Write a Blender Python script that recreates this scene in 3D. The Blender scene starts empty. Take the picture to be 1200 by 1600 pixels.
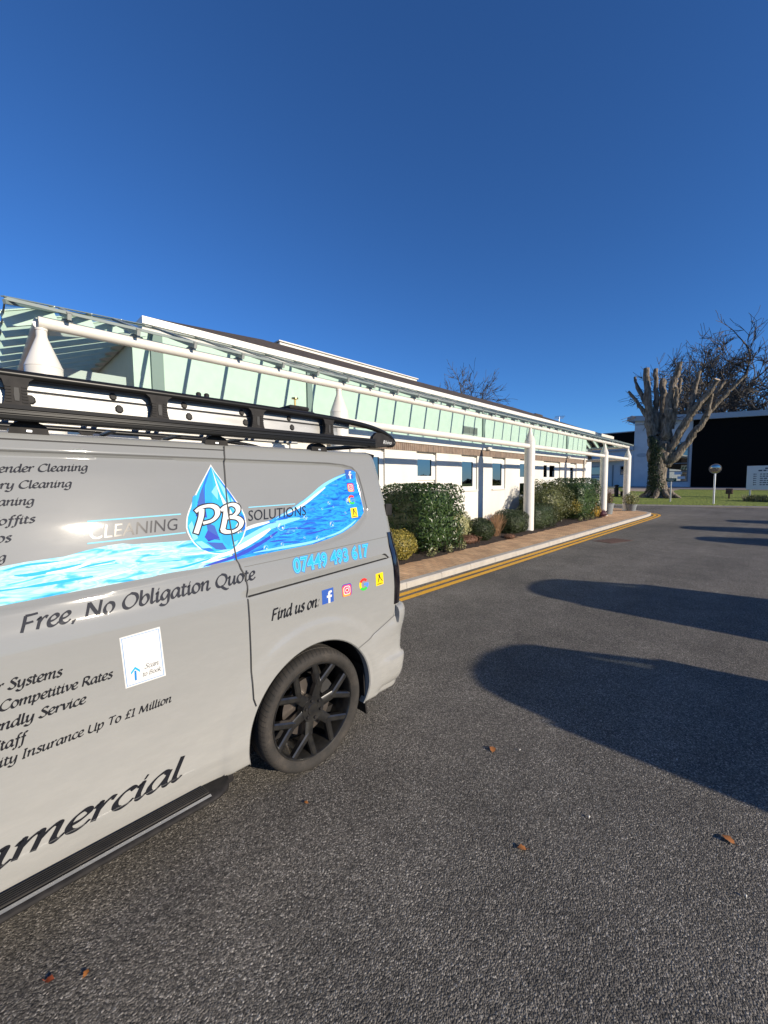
import bpy, bmesh, math, random
import numpy as np
from mathutils import Vector, Matrix

random.seed(7)
rng = np.random.default_rng(7)
S = bpy.context.scene
COL = S.collection
PI = math.pi

# ------------------------------------------------------------------ camera
CAM_H = 1.65
YAW, PITCH, ROLL = math.radians(44.603), math.radians(4.310), math.radians(-0.512)
fw = Vector((math.cos(YAW) * math.cos(PITCH), math.sin(YAW) * math.cos(PITCH), -math.sin(PITCH)))
rt = Vector((math.sin(YAW), -math.cos(YAW), 0))
up = rt.cross(fw)
r2 = rt * math.cos(ROLL) + up * math.sin(ROLL)
u2 = up * math.cos(ROLL) - rt * math.sin(ROLL)
cam = bpy.data.cameras.new('camera')
cam.sensor_fit = 'HORIZONTAL'
cam.sensor_width = 36.0
cam.lens = 36.0 * 620 / 1200
cam.clip_start = 0.02
cam.clip_end = 5000
camo = bpy.data.objects.new('camera', cam)
COL.objects.link(camo)
m4 = Matrix((r2, u2, -fw)).transposed().to_4x4()
m4.translation = Vector((0, 0, CAM_H))
camo.matrix_world = m4
S.camera = camo

# ------------------------------------------------------------------ light
SUN = Vector((0.140, -0.943, 0.318)).normalized()
EL = math.asin(SUN.z)
AZ = math.atan2(SUN.x, SUN.y)
world = bpy.data.worlds.new("World")
S.world = world
world.use_nodes = True
wn = world.node_tree
sky = wn.nodes.new('ShaderNodeTexSky')
sky.sky_type = 'NISHITA'
sky.sun_disc = False
sky.sun_elevation = EL
sky.sun_rotation = AZ % (2 * PI)
sky.altitude = 30
sky.air_density = 0.9
sky.dust_density = 0.0
sky.ozone_density = 10.0
wn.links.new(sky.outputs[0], wn.nodes['Background'].inputs[0])
wn.nodes['Background'].inputs[1].default_value = 0.118
sl = bpy.data.lights.new('sun', 'SUN')
sl.energy = 4.8
sl.angle = math.radians(0.53)
sl.color = (1.0, 0.885, 0.72)
so = bpy.data.objects.new('sun', sl)
COL.objects.link(so)
so.rotation_euler = SUN.to_track_quat('Z', 'Y').to_euler()
S.view_settings.view_transform = 'Standard'
S.view_settings.look = 'None'
S.view_settings.exposure = 0.42
S.view_settings.gamma = 1.0
S.cycles.max_bounces = 8
S.cycles.transparent_max_bounces = 16

# ------------------------------------------------------------------ materials
def mat(name, base=(.5, .5, .5), rough=.5, metal=0.0, spec=.5, coat=0.0, coat_rough=.03,
        var=None, bump=None, rand=None, trans=None):
    """var=(scale, other colour, detail, lo, hi, stretch)  bump=(scale, strength, distance, stretch)  rand=list of colours per island"""
    m = bpy.data.materials.new(name)
    m.use_nodes = True
    t = m.node_tree
    b = t.nodes['Principled BSDF']
    b.inputs['Base Color'].default_value = (*base, 1)
    b.inputs['Roughness'].default_value = rough
    b.inputs['Metallic'].default_value = metal
    b.inputs['Specular IOR Level'].default_value = spec
    b.inputs['Coat Weight'].default_value = coat
    b.inputs['Coat Roughness'].default_value = coat_rough
    geo = None
    colour = None

    def position(stretch):
        nonlocal geo
        if geo is None:
            geo = t.nodes.new('ShaderNodeTexCoord')
        mp = t.nodes.new('ShaderNodeMapping')
        mp.inputs['Scale'].default_value = stretch
        t.links.new(geo.outputs['Object'], mp.inputs[0])
        return mp.outputs[0]
    if rand:
        g = t.nodes.new('ShaderNodeNewGeometry')
        cr = t.nodes.new('ShaderNodeValToRGB')
        cr.color_ramp.interpolation = 'LINEAR'
        el = cr.color_ramp.elements
        el[0].color = (*rand[0], 1)
        el[1].color = (*rand[-1], 1)
        for i, c in enumerate(rand[1:-1]):
            e = el.new((i + 1) / (len(rand) - 1))
            e.color = (*c, 1)
        t.links.new(g.outputs['Random Per Island'], cr.inputs[0])
        colour = cr.outputs[0]
        t.links.new(colour, b.inputs['Base Color'])
    if var:
        sc, other, det, lo, hi, st = (list(var) + [None] * 6)[:6]
        nz = t.nodes.new('ShaderNodeTexNoise')
        nz.inputs['Scale'].default_value = sc
        nz.inputs['Detail'].default_value = det or 4
        t.links.new(position(st or (1, 1, 1)), nz.inputs['Vector'])
        mr = t.nodes.new('ShaderNodeMapRange')
        mr.inputs[1].default_value = lo if lo is not None else .35
        mr.inputs[2].default_value = hi if hi is not None else .65
        t.links.new(nz.outputs[0], mr.inputs[0])
        mx = t.nodes.new('ShaderNodeMix')
        mx.data_type = 'RGBA'
        t.links.new(mr.outputs[0], mx.inputs[0])
        if colour:
            t.links.new(colour, mx.inputs[6])
        else:
            mx.inputs[6].default_value = (*base, 1)
        mx.inputs[7].default_value = (*other, 1)
        t.links.new(mx.outputs[2], b.inputs['Base Color'])
    if bump:
        sc, stn, dist, st = (list(bump) + [None] * 4)[:4]
        nz = t.nodes.new('ShaderNodeTexNoise')
        nz.inputs['Scale'].default_value = sc
        nz.inputs['Detail'].default_value = 5
        t.links.new(position(st or (1, 1, 1)), nz.inputs['Vector'])
        bp = t.nodes.new('ShaderNodeBump')
        bp.inputs['Strength'].default_value = stn
        bp.inputs['Distance'].default_value = dist
        t.links.new(nz.outputs[0], bp.inputs['Height'])
        t.links.new(bp.outputs[0], b.inputs['Normal'])
    if trans:
        b.inputs['Transmission Weight'].default_value = 0
        tr = t.nodes.new('ShaderNodeBsdfTranslucent')
        if colour:
            t.links.new(colour, tr.inputs[0])
        else:
            tr.inputs[0].default_value = (*base, 1)
        ms = t.nodes.new('ShaderNodeMixShader')
        ms.inputs[0].default_value = trans
        t.links.new(b.outputs[0], ms.inputs[1])
        t.links.new(tr.outputs[0], ms.inputs[2])
        t.links.new(ms.outputs[0], t.nodes['Material Output'].inputs[0])
    return m


def glass_mat(name, tint, gloss_rough=.01, ior=1.5):
    """Thin pane: lets light and sun straight through, mirrors by Fresnel."""
    m = bpy.data.materials.new(name)
    m.use_nodes = True
    t = m.node_tree
    t.nodes.remove(t.nodes['Principled BSDF'])
    tr = t.nodes.new('ShaderNodeBsdfTransparent')
    tr.inputs[0].default_value = (*tint, 1)
    gl = t.nodes.new('ShaderNodeBsdfGlossy')
    gl.inputs['Roughness'].default_value = gloss_rough
    lw = t.nodes.new('ShaderNodeLayerWeight')
    lw.inputs[0].default_value = .5
    pw = t.nodes.new('ShaderNodeMath')
    pw.operation = 'POWER'
    t.links.new(lw.outputs['Facing'], pw.inputs[0])
    pw.inputs[1].default_value = 5.0
    fr = t.nodes.new('ShaderNodeMath')
    fr.operation = 'MULTIPLY_ADD'
    t.links.new(pw.outputs[0], fr.inputs[0])
    fr.inputs[1].default_value = .90
    fr.inputs[2].default_value = .06
    ms = t.nodes.new('ShaderNodeMixShader')
    t.links.new(fr.outputs[0], ms.inputs[0])
    t.links.new(tr.outputs[0], ms.inputs[1])
    t.links.new(gl.outputs[0], ms.inputs[2])
    t.links.new(ms.outputs[0], t.nodes['Material Output'].inputs[0])
    return m


class NT:
    """tiny helper for longer node trees"""
    def __init__(self, name):
        self.m = bpy.data.materials.new(name)
        self.m.use_nodes = True
        self.t = self.m.node_tree
        self.b = self.t.nodes['Principled BSDF']

    def n(self, kind, ins=None, **props):
        nd = self.t.nodes.new('ShaderNode' + kind)
        for k, v in props.items():
            setattr(nd, k, v)
        for k, v in (ins or {}).items():
            if isinstance(v, bpy.types.NodeSocket):
                self.t.links.new(v, nd.inputs[k])
            else:
                nd.inputs[k].default_value = v
        return nd

    def set(self, **kw):
        for k, v in kw.items():
            k = k.replace('_', ' ')
            if isinstance(v, bpy.types.NodeSocket):
                self.t.links.new(v, self.b.inputs[k])
            else:
                self.b.inputs[k].default_value = v

    def ramp(self, fac, stops, interp='LINEAR'):
        r = self.n('ValToRGB', {0: fac})
        cr = r.color_ramp
        cr.interpolation = interp
        while len(cr.elements) < len(stops):
            cr.elements.new(.5)
        for e, (p, c) in zip(cr.elements, stops):
            e.position = p
            e.color = (*c, 1)
        return r.outputs[0]

    def pos(self, scale=(1, 1, 1), rot=(0, 0, 0)):
        g = self.n('NewGeometry')
        return self.n('Mapping', {0: g.outputs['Position'], 'Scale': scale, 'Rotation': rot}).outputs[0]

    def mix(self, fac, a, b, blend='MIX'):
        nd = self.n('Mix', data_type='RGBA', blend_type=blend)
        for i, v in ((0, fac), (6, a), (7, b)):
            if isinstance(v, bpy.types.NodeSocket):
                self.t.links.new(v, nd.inputs[i])
            else:
                nd.inputs[i].default_value = (*v, 1) if isinstance(v, tuple) else v
        return nd.outputs[2]

    def math(self, op, a, b=0.0, c=None):
        ins = {0: a, 1: b}
        if c is not None:
            ins[2] = c
        return self.n('Math', ins, operation=op).outputs[0]


def asphalt_material():
    k = NT('asphalt')
    p = k.pos()
    v = k.n('TexVoronoi', {'Vector': p, 'Scale': 165.0, 'Randomness': 1.0})
    v2 = k.n('TexVoronoi', {'Vector': p, 'Scale': 210.0})
    chip = k.n('SeparateColor', {0: v.outputs['Color']}).outputs[0]
    chipc = k.ramp(chip, [(0, (.046, .043, .038)), (.5, (.127, .115, .098)), (.88, (.222, .202, .172)), (1, (.40, .37, .32))])
    big = k.n('TexNoise', {'Vector': p, 'Scale': .45, 'Detail': 6.0, 'Roughness': .6}).outputs[0]
    mid = k.n('TexNoise', {'Vector': p, 'Scale': 3.2, 'Detail': 5.0}).outputs[0]
    wear = k.n('TexNoise', {'Vector': k.pos((.25, 2.2, 1)), 'Scale': .6, 'Detail': 4.0}).outputs[0]
    f1 = k.n('MapRange', {0: big, 1: .3, 2: .7, 3: .72, 4: 1.22}).outputs[0]
    f2 = k.n('MapRange', {0: mid, 1: .3, 2: .7, 3: .86, 4: 1.14}).outputs[0]
    f3 = k.n('MapRange', {0: wear, 1: .35, 2: .7, 3: .9, 4: 1.15}).outputs[0]
    f = k.math('MULTIPLY', k.math('MULTIPLY', f1, f2), f3)
    colr = k.n('VectorMath', {0: chipc, 'Scale': f}, operation='SCALE').outputs[0]
    h = k.math('ADD', k.math('MULTIPLY', k.math('SUBTRACT', 1.0, v.outputs['Distance']), 1.0),
               k.math('MULTIPLY', k.math('SUBTRACT', 1.0, v2.outputs['Distance']), .45))
    h = k.math('ADD', h, k.math('MULTIPLY', chip, .7))
    bp = k.n('Bump', {'Height': h, 'Strength': .8, 'Distance': .006})
    k.set(Base_Color=colr, Roughness=.82, Normal=bp.outputs[0])
    k.b.inputs['Specular IOR Level'].default_value = .35
    return k.m


def paving_material():
    k = NT('block paving')
    g = k.n('NewGeometry')
    s = k.n('SeparateXYZ', {0: g.outputs['Position']})
    v = k.n('CombineXYZ', {0: s.outputs[1], 1: s.outputs[0], 2: 0.0}).outputs[0]
    br = k.n('TexBrick', {'Vector': v, 'Color1': (.62, .39, .21, 1), 'Color2': (.49, .29, .15, 1), 'Mortar': (.22, .16, .11, 1),
                          'Scale': 1.0, 'Mortar Size': .006, 'Mortar Smooth': .2, 'Bias': 0.0, 'Brick Width': .205, 'Row Height': .105})
    nz = k.n('TexNoise', {'Vector': k.pos(), 'Scale': 2.3, 'Detail': 6.0}).outputs[0]
    nf = k.n('TexNoise', {'Vector': k.pos(), 'Scale': 60.0, 'Detail': 3.0}).outputs[0]
    f = k.math('MULTIPLY', k.n('MapRange', {0: nz, 1: .3, 2: .7, 3: .75, 4: 1.25}).outputs[0],
               k.n('MapRange', {0: nf, 1: .3, 2: .7, 3: .85, 4: 1.15}).outputs[0])
    c = k.n('VectorMath', {0: br.outputs[0], 'Scale': f}, operation='SCALE').outputs[0]
    bp = k.n('Bump', {'Height': br.outputs['Fac'], 'Strength': .7, 'Distance': -.006})
    k.set(Base_Color=c, Roughness=.85, Normal=bp.outputs[0])
    return k.m


def soldier_brick_material():
    k = NT('brown soldier bricks')
    g = k.n('NewGeometry')
    s = k.n('SeparateXYZ', {0: g.outputs['Position']})
    xy = k.math('ADD', s.outputs[0], s.outputs[1])
    zz = k.math('SUBTRACT', s.outputs[2], 2.47)
    v = k.n('CombineXYZ', {0: zz, 1: xy, 2: 0.0}).outputs[0]
    br = k.n('TexBrick', {'Vector': v, 'Color1': (.20, .135, .095, 1), 'Color2': (.145, .10, .075, 1), 'Mortar': (.30, .26, .22, 1),
                          'Scale': 1.0, 'Mortar Size': .008, 'Mortar Smooth': .1, 'Bias': 0.0, 'Brick Width': .42, 'Row Height': .077},
             offset=0.0)
    nz = k.n('TexNoise', {'Vector': k.pos(), 'Scale': 9.0, 'Detail': 5.0}).outputs[0]
    c = k.n('VectorMath', {0: br.outputs[0], 'Scale': k.n('MapRange', {0: nz, 1: .3, 2: .7, 3: .8, 4: 1.2}).outputs[0]}, operation='SCALE').outputs[0]
    bp = k.n('Bump', {'Height': br.outputs['Fac'], 'Strength': .8, 'Distance': -.008})
    k.set(Base_Color=c, Roughness=.85, Normal=bp.outputs[0])
    return k.m


def van_paint():
    k = NT('grey van paint')
    nz = k.n('TexNoise', {'Vector': k.pos(), 'Scale': 1.7, 'Detail': 6.0}).outputs[0]
    film_mottle = k.n('TexNoise', {'Vector': k.pos((1, 1, 3)), 'Scale': 7.0, 'Detail': 8.0, 'Roughness': .7}).outputs[0]
    c = k.mix(k.n('MapRange', {0: nz, 1: .3, 2: .7}).outputs[0], (.212, .216, .211), (.226, .230, .224))
    # dusty film, brightened towards the sills to paint in light bounced off the ground
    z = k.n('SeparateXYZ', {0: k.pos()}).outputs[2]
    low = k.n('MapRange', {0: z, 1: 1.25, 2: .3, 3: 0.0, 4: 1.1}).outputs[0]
    c = k.mix(k.math('MULTIPLY', low, k.n('MapRange', {0: film_mottle, 1: .3, 2: .7, 3: .42, 4: .62}).outputs[0]), c, (.40, .39, .36))
    # fine swirl scratches in the clear coat
    sc = k.n('TexNoise', {'Vector': k.pos(), 'Scale': 260.0, 'Detail': 2.0}).outputs[0]
    bp = k.n('Bump', {'Height': sc, 'Strength': .014, 'Distance': .002})
    rg = k.n('MapRange', {0: film_mottle, 1: .3, 2: .75, 3: .22, 4: .32}).outputs[0]
    cr = k.n('MapRange', {0: film_mottle, 1: .3, 2: .75, 3: .030, 4: .045}).outputs[0]
    k.set(Base_Color=c, Roughness=rg, Coat_Weight=.7, Coat_Roughness=cr)
    k.t.links.new(bp.outputs[0], k.b.inputs['Coat Normal'])
    k.b.inputs['Specular IOR Level'].default_value = .03
    return k.m


def water_decal(name, stops, scale=9.0):
    k = NT(name)
    p = k.pos((1.0, 1.0, 4.5), (0, .12, 0))
    wob = k.n('TexNoise', {'Vector': p, 'Scale': 4.0, 'Detail': 3.0}).outputs['Color']
    pv = k.n('VectorMath', {0: p, 1: k.n('VectorMath', {0: wob, 'Scale': .28}, operation='SCALE').outputs[0]}, operation='ADD').outputs[0]
    nz = k.n('TexNoise', {'Vector': pv, 'Scale': scale, 'Detail': 4.0, 'Roughness': .55, 'Distortion': .8}).outputs[0]
    c = k.ramp(nz, stops)
    k.set(Base_Color=c, Roughness=.5, Coat_Weight=.5, Coat_Roughness=.03)
    k.b.inputs['Specular IOR Level'].default_value = .1
    return k.m


MT = {}
MT['asphalt'] = asphalt_material()
MT['paving'] = paving_material()
MT['bricks'] = soldier_brick_material()
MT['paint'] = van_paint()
MT['kerb'] = mat('concrete kerb', (.43, .395, .34), .85, var=(5, (.36, .33, .29), 8, .35, .7), bump=(60, .4, .01))
MT['yellow'] = mat('yellow road paint', (.80, .40, .020), .65, var=(22, (.30, .19, .07), 10, .56, .74), bump=(140, .5, .006))
MT['soil'] = mat('bark and soil', (.030, .020, .014), .95, var=(45, (.085, .05, .03), 8, .5, .75), bump=(40, 1, .05))
MT['lawn'] = mat('lawn', (.155, .215, .024), .9, var=(.9, (.23, .27, .045), 10, .3, .7), bump=(7, 1, .25))
MT['render'] = mat('white masonry paint', (.70, .665, .60), .75, var=(1.1, (.60, .565, .50), 10, .42, .75, (1, 1, .35)), bump=(70, .35, .006))
MT['white'] = mat('white gloss paint', (.68, .65, .585), .38, var=(3.5, (.60, .57, .50), 8, .45, .8))
MT['upvc'] = mat('white upvc', (.68, .67, .63), .35)
MT['green'] = mat('pale green panel', (.57, .665, .575), .55, var=(6, (.62, .70, .615), 8, .35, .7), bump=(160, .25, .004))
MT['greendark'] = mat('grey green joint', (.17, .21, .20), .6)
MT['greypost'] = mat('grey green post', (.22, .27, .25), .6)
MT['shingle'] = mat('brown felt shingles', (.085, .062, .045), .9, var=(7, (.05, .038, .03), 8), bump=(30, .8, .03, (1, 1, 6)))
MT['steelgrey'] = mat('grey bracket', (.34, .36, .34), .45, metal=.3)
MT['pane'] = mat('window glass', (.26, .285, .295), .015, metal=1.0)
MT['canopyglass'] = glass_mat('canopy glass', (.66, .80, .77), .015)
MT['soffit'] = mat('soffit', (.55, .57, .54), .7)
MT['black'] = mat('black plastic', (.016, .015, .015), .6, spec=.15, var=(30, (.026, .024, .023), 5))
MT['blackrail'] = mat('black powder coat', (.011, .011, .011), .3, spec=.2)
MT['rubber'] = mat('rubber', (.022, .021, .020), .75, var=(9, (.055, .048, .04), 8, .45, .75))
MT['darkgap'] = mat('dark panel gap', (.014, .014, .014), .6)
MT['softline'] = mat('panel gap', (.10, .10, .095), .6)
MT['ink'] = mat('dark vinyl lettering', (.012, .013, .017), .5, spec=.1, coat=.5, coat_rough=.03)
MT['inkgrey'] = mat('charcoal vinyl lettering', (.035, .035, .038), .16, spec=.12, coat=.3, coat_rough=.05)
MT['vwhite'] = mat('white vinyl', (.60, .60, .58), .5, spec=.1, coat=.5, coat_rough=.03)
MT['cyan'] = mat('cyan vinyl', (.02, .36, .72), .5, spec=.1, coat=.5, coat_rough=.03)
MT['palecyan'] = mat('pale cyan vinyl', (.20, .52, .66), .5, spec=.1, coat=.5, coat_rough=.03)
MT['blue'] = mat('blue vinyl', (.010, .13, .58), .5, spec=.1, coat=.5, coat_rough=.03)
MT['deepblue'] = mat('deep blue vinyl', (.025, .05, .40), .5, spec=.1, coat=.5, coat_rough=.03)
MT['sky'] = mat('sky blue vinyl', (.02, .30, .74), .5, spec=.1, coat=.5, coat_rough=.03)
MT['fblue'] = mat('navy blue vinyl', (.035, .095, .36), .5, spec=.1, coat=.5, coat_rough=.03)
MT['red'] = mat('red vinyl', (.72, .035, .03), .5, spec=.1, coat=.5, coat_rough=.03)
MT['gyellow'] = mat('yellow vinyl', (.85, .60, .01), .5, spec=.1, coat=.5, coat_rough=.03)
MT['ggreen'] = mat('green vinyl', (.04, .50, .06), .5, spec=.1, coat=.5, coat_rough=.03)
MT['gblue'] = mat('light blue vinyl', (.09, .24, .80), .5, spec=.1, coat=.5, coat_rough=.03)
MT['pink'] = mat('magenta vinyl', (.62, .05, .16), .5, spec=.1, coat=.5, coat_rough=.03)
MT['purple'] = mat('purple vinyl', (.028, .045, .36), .5, spec=.1, coat=.5, coat_rough=.03)
MT['orange'] = mat('orange vinyl', (.85, .33, .05), .5, spec=.1, coat=.5, coat_rough=.03)
MT['phoneblue'] = mat('mid blue vinyl', (.01, .20, .52), .5, spec=.1, coat=.5, coat_rough=.03)
MT['alu'] = mat('worn aluminium', (.30, .30, .295), .5, metal=1, var=(22, (.22, .22, .215), 8, .4, .7, (.2, 1, 1)))
MT['steel'] = mat('galvanised steel', (.55, .56, .57), .4, metal=.9)
MT['brass'] = mat('brass', (.62, .42, .14), .3, metal=1)
MT['rim'] = mat('gloss black alloy', (.009, .009, .0095), .3, coat=.45, coat_rough=.06, var=(25, (.02, .019, .017), 6))
MT['disc'] = mat('brake disc', (.22, .19, .17), .4, metal=.9)
MT['lens'] = mat('smoked lamp lens', (.010, .008, .009), .08, coat=1)
MT['carglass'] = glass_mat('tinted car glass', (.66, .70, .68), .01)
MT['bark'] = mat('bark', (.24, .20, .155), .95, var=(8, (.085, .068, .05), 9, .38, .62, (1, 1, .35)), bump=(11, 1, .12, (1, 1, .3)))
MT['twig'] = mat('bare twigs', (.085, .074, .062), .95, var=(2, (.055, .048, .04), 4))
MT['cutwood'] = mat('sawn wood', (.42, .33, .22), .9)
MT['cladding'] = mat('black timber cladding', (.006, .006, .006), .85, spec=.08, bump=(6, .6, .02, (.2, .2, 9)))
MT['greyroof'] = mat('grey metal fascia', (.36, .40, .45), .5)
MT['farwhite'] = mat('pale blue white render', (.60, .63, .67), .8, var=(1.5, (.54, .57, .61), 6))
MT['frame'] = mat('grey window frame', (.16, .19, .21), .5)
MT['terrace'] = mat('grey slab paving', (.22, .20, .19), .9, var=(1.5, (.17, .155, .15), 8))
MT['tanpath'] = mat('tan paving', (.42, .33, .25), .9, var=(2, (.34, .27, .2), 8))
MT['laurel'] = mat('laurel leaves', rough=.38, spec=.45, rand=[(.018, .040, .010), (.030, .062, .014), (.050, .088, .022), (.024, .05, .012)], trans=.12)
MT['box'] = mat('box leaves', rough=.5, rand=[(.016, .028, .007), (.028, .045, .011), (.042, .062, .016)], trans=.15)
MT['olive'] = mat('olive green leaves', rough=.45, rand=[(.055, .070, .018), (.085, .10, .026), (.12, .125, .04), (.06, .078, .022)], trans=.15)
MT['varieg'] = mat('variegated yellow leaves', rough=.45, rand=[(.10, .11, .018), (.30, .24, .035), (.42, .33, .07), (.07, .085, .016), (.34, .27, .05)], trans=.15)
MT['cream'] = mat('variegated cream leaves', rough=.45, rand=[(.08, .11, .03), (.30, .31, .13), (.40, .38, .19), (.07, .09, .03)], trans=.15)
MT['gold'] = mat('golden leaves', rough=.5, rand=[(.42, .22, .022), (.55, .33, .04), (.36, .24, .03), (.5, .27, .03)], trans=.15)
MT['maroon'] = mat('maroon leaves', rough=.5, rand=[(.06, .018, .026), (.11, .03, .05), (.085, .05, .06)], trans=.12)
MT['redbrown'] = mat('red brown foliage', rough=.7, rand=[(.10, .045, .028), (.16, .075, .04), (.07, .04, .025)], trans=.1)
MT['dry'] = mat('dry stems', rough=.8, rand=[(.26, .145, .07), (.34, .20, .10), (.19, .105, .055)])
MT['ivy'] = mat('ivy leaves', rough=.4, rand=[(.018, .032, .010), (.032, .05, .014), (.02, .04, .012)], trans=.1)
MT['tuft'] = mat('grey green tufts', rough=.7, rand=[(.07, .085, .03), (.15, .16, .07), (.10, .11, .05)], trans=.1)
MT['wood'] = mat('distant woodland', rough=.9, rand=[(.020, .024, .012), (.034, .036, .018), (.028, .026, .016)])
MT['leafred'] = mat('fallen red leaf', (.24, .05, .016), .6, var=(60, (.20, .05, .02), 4))
MT['leaforange'] = mat('fallen orange leaf', (.36, .13, .03), .6, var=(60, (.30, .12, .03), 4))
MT['pale'] = mat('pale scrap', (.55, .53, .48), .7)
MT['iron'] = mat('rusty iron cover', (.115, .062, .045), .8, var=(40, (.07, .04, .032), 6), bump=(90, .8, .01))
MT['pot'] = mat('grey stone pot', (.20, .22, .23), .8, var=(8, (.15, .165, .17), 6))
MT['signgreen'] = mat('dark green sign', (.02, .075, .06), .5)
MT['signpanel'] = mat('white sign panel', (.66, .68, .70), .5)
MT['navy'] = mat('navy print', (.03, .04, .08), .5)
MT['mirror'] = mat('convex mirror', (.45, .44, .40), .03, metal=1)
MT['terracotta'] = mat('rust red plant', rough=.6, rand=[(.16, .05, .04), (.10, .045, .035), (.07, .06, .03)])
MT['carwhite'] = mat('silver car paint', (.42, .43, .45), .3, metal=.4, coat=1)
MT['tread'] = None

# ------------------------------------------------------------------ mesh helpers
def link(o, parent=None):
    COL.objects.link(o)
    if parent is not None:
        o.parent = parent
    return o


def tag(o, label=None, cat=None, group=None, kind=None):
    if label:
        o['label'] = label
    if cat:
        o['category'] = cat
    if group:
        o['group'] = group
    if kind:
        o['kind'] = kind
    return o


def empty(name, loc=(0, 0, 0), label=None, cat=None, group=None, rz=0.0):
    o = bpy.data.objects.new(name, None)
    o.location = loc
    o.rotation_euler = (0, 0, rz)
    o.empty_display_size = .2
    link(o)
    return tag(o, label, cat, group)


def copy_tree(o, parent=None):
    c = o.copy()
    COL.objects.link(c)
    c.parent = parent
    for ch in list(o.children):
        copy_tree(ch, c)
    return c


class MB:
    def __init__(self):
        self.v, self.f, self.mi = [], [], []

    def add(self, vs, fs, m=0):
        b = len(self.v)
        self.v += [tuple(p) for p in vs]
        self.f += [tuple(b + i for i in q) for q in fs]
        self.mi += [m] * len(fs)
        return self

    def box(self, x0, x1, y0, y1, z0, z1, m=0):
        vs = [(x, y, z) for z in (z0, z1) for y in (y0, y1) for x in (x0, x1)]
        return self.add(vs, [(0, 2, 3, 1), (4, 5, 7, 6), (0, 1, 5, 4), (2, 6, 7, 3), (0, 4, 6, 2), (1, 3, 7, 5)], m)

    def quad(self, a, b, c, d, m=0):
        return self.add([a, b, c, d], [(0, 1, 2, 3)], m)

    def tube(self, pts, rad, n=10, m=0, caps=True, flat=None):
        """swept tube; rad is one radius, or one per point"""
        pts = [Vector(p) for p in pts]
        rr = rad if hasattr(rad, '__len__') else [rad] * len(pts)
        t0 = (pts[1] - pts[0]).normalized()
        ref = Vector((0, 0, 1)) if abs(t0.z) < .9 else Vector((1, 0, 0))
        nrm = t0.cross(ref).normalized()
        vs, fs = [], []
        for i, p in enumerate(pts):
            a = pts[max(i - 1, 0)]
            b = pts[min(i + 1, len(pts) - 1)]
            t = (b - a).normalized()
            nrm = (nrm - t * nrm.dot(t)).normalized()
            bn = t.cross(nrm)
            for k in range(n):
                an = 2 * PI * k / n
                q = p + (nrm * math.cos(an) + bn * math.sin(an)) * rr[i]
                vs.append(q)
        for i in range(len(pts) - 1):
            for k in range(n):
                fs.append((i * n + k, i * n + (k + 1) % n, (i + 1) * n + (k + 1) % n, (i + 1) * n + k))
        if caps:
            fs.append(tuple(range(n))[::-1])
            fs.append(tuple((len(pts) - 1) * n + k for k in range(n)))
        return self.add(vs, fs, m)

    def bar(self, p, q, w, h, m=0, upv=(0, 0, 1), taper=1.0):
        """rectangular bar from p to q, w across and h along up"""
        p, q = Vector(p), Vector(q)
        t = (q - p).normalized()
        upv = Vector(upv)
        s = t.cross(upv).normalized()
        u = s.cross(t)
        vs = []
        for c, k in ((p, 1.0), (q, taper)):
            for a, b in ((-1, -1), (1, -1), (1, 1), (-1, 1)):
                vs.append(c + s * (a * w / 2 * k) + u * (b * h / 2 * k))
        return self.add(vs, [(3, 2, 1, 0), (4, 5, 6, 7), (0, 1, 5, 4), (1, 2, 6, 5), (2, 3, 7, 6), (3, 0, 4, 7)], m)

    def lathe(self, prof, n=24, m=0, axis='z', o=(0, 0, 0), closed=False):
        vs, fs = [], []
        o = Vector(o)
        for r, h in prof:
            for k in range(n):
                a = 2 * PI * k / n
                if axis == 'z':
                    p = Vector((r * math.cos(a), r * math.sin(a), h))
                elif axis == 'y':
                    p = Vector((r * math.cos(a), h, r * math.sin(a)))
                else:
                    p = Vector((h, r * math.cos(a), r * math.sin(a)))
                vs.append(o + p)
        np_ = len(prof)
        for i in range(np_ - 1):
            for k in range(n):
                fs.append((i * n + k, i * n + (k + 1) % n, (i + 1) * n + (k + 1) % n, (i + 1) * n + k))
        return self.add(vs, fs, m)

    def prism(self, poly, z0, z1, m=0, mtop=None):
        """vertical prism over an xy polygon (counter-clockwise)"""
        n = len(poly)
        vs = [(x, y, z0) for x, y in poly] + [(x, y, z1) for x, y in poly]
        self.add(vs, [(k, (k + 1) % n, n + (k + 1) % n, n + k) for k in range(n)] + [tuple(range(n))[::-1]], m)
        self.add([(x, y, z1) for x, y in poly], [tuple(range(n))], m if mtop is None else mtop)
        return self

    def grid(self, P, m=0, flip=False):
        """P: list of rows of points"""
        r, c = len(P), len(P[0])
        vs = [p for row in P for p in row]
        fs = []
        for i in range(r - 1):
            for j in range(c - 1):
                q = (i * c + j, i * c + j + 1, (i + 1) * c + j + 1, (i + 1) * c + j)
                fs.append(q[::-1] if flip else q)
        return self.add(vs, fs, m)

    def build(self, name, mats, parent=None, smooth=None, bevel=0.0, loc=None):
        me = bpy.data.meshes.new(name)
        me.from_pydata(self.v, [], self.f)
        if not isinstance(mats, (list, tuple)):
            mats = [mats]
        for m in mats:
            me.materials.append(MT[m] if isinstance(m, str) else m)
        if len(mats) > 1:
            me.polygons.foreach_set('material_index', self.mi)
        me.update()
        if smooth is not None:
            me.polygons.foreach_set('use_smooth', [True] * len(me.polygons))
            me.set_sharp_from_angle(angle=math.radians(smooth))
        o = bpy.data.objects.new(name, me)
        if loc is not None:
            o.location = loc
        link(o, parent)
        if bevel:
            md = o.modifiers.new('edge', 'BEVEL')
            md.width = bevel
            md.segments = 2
            md.limit_method = 'ANGLE'
            md.angle_limit = math.radians(40)
        return o


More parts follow.
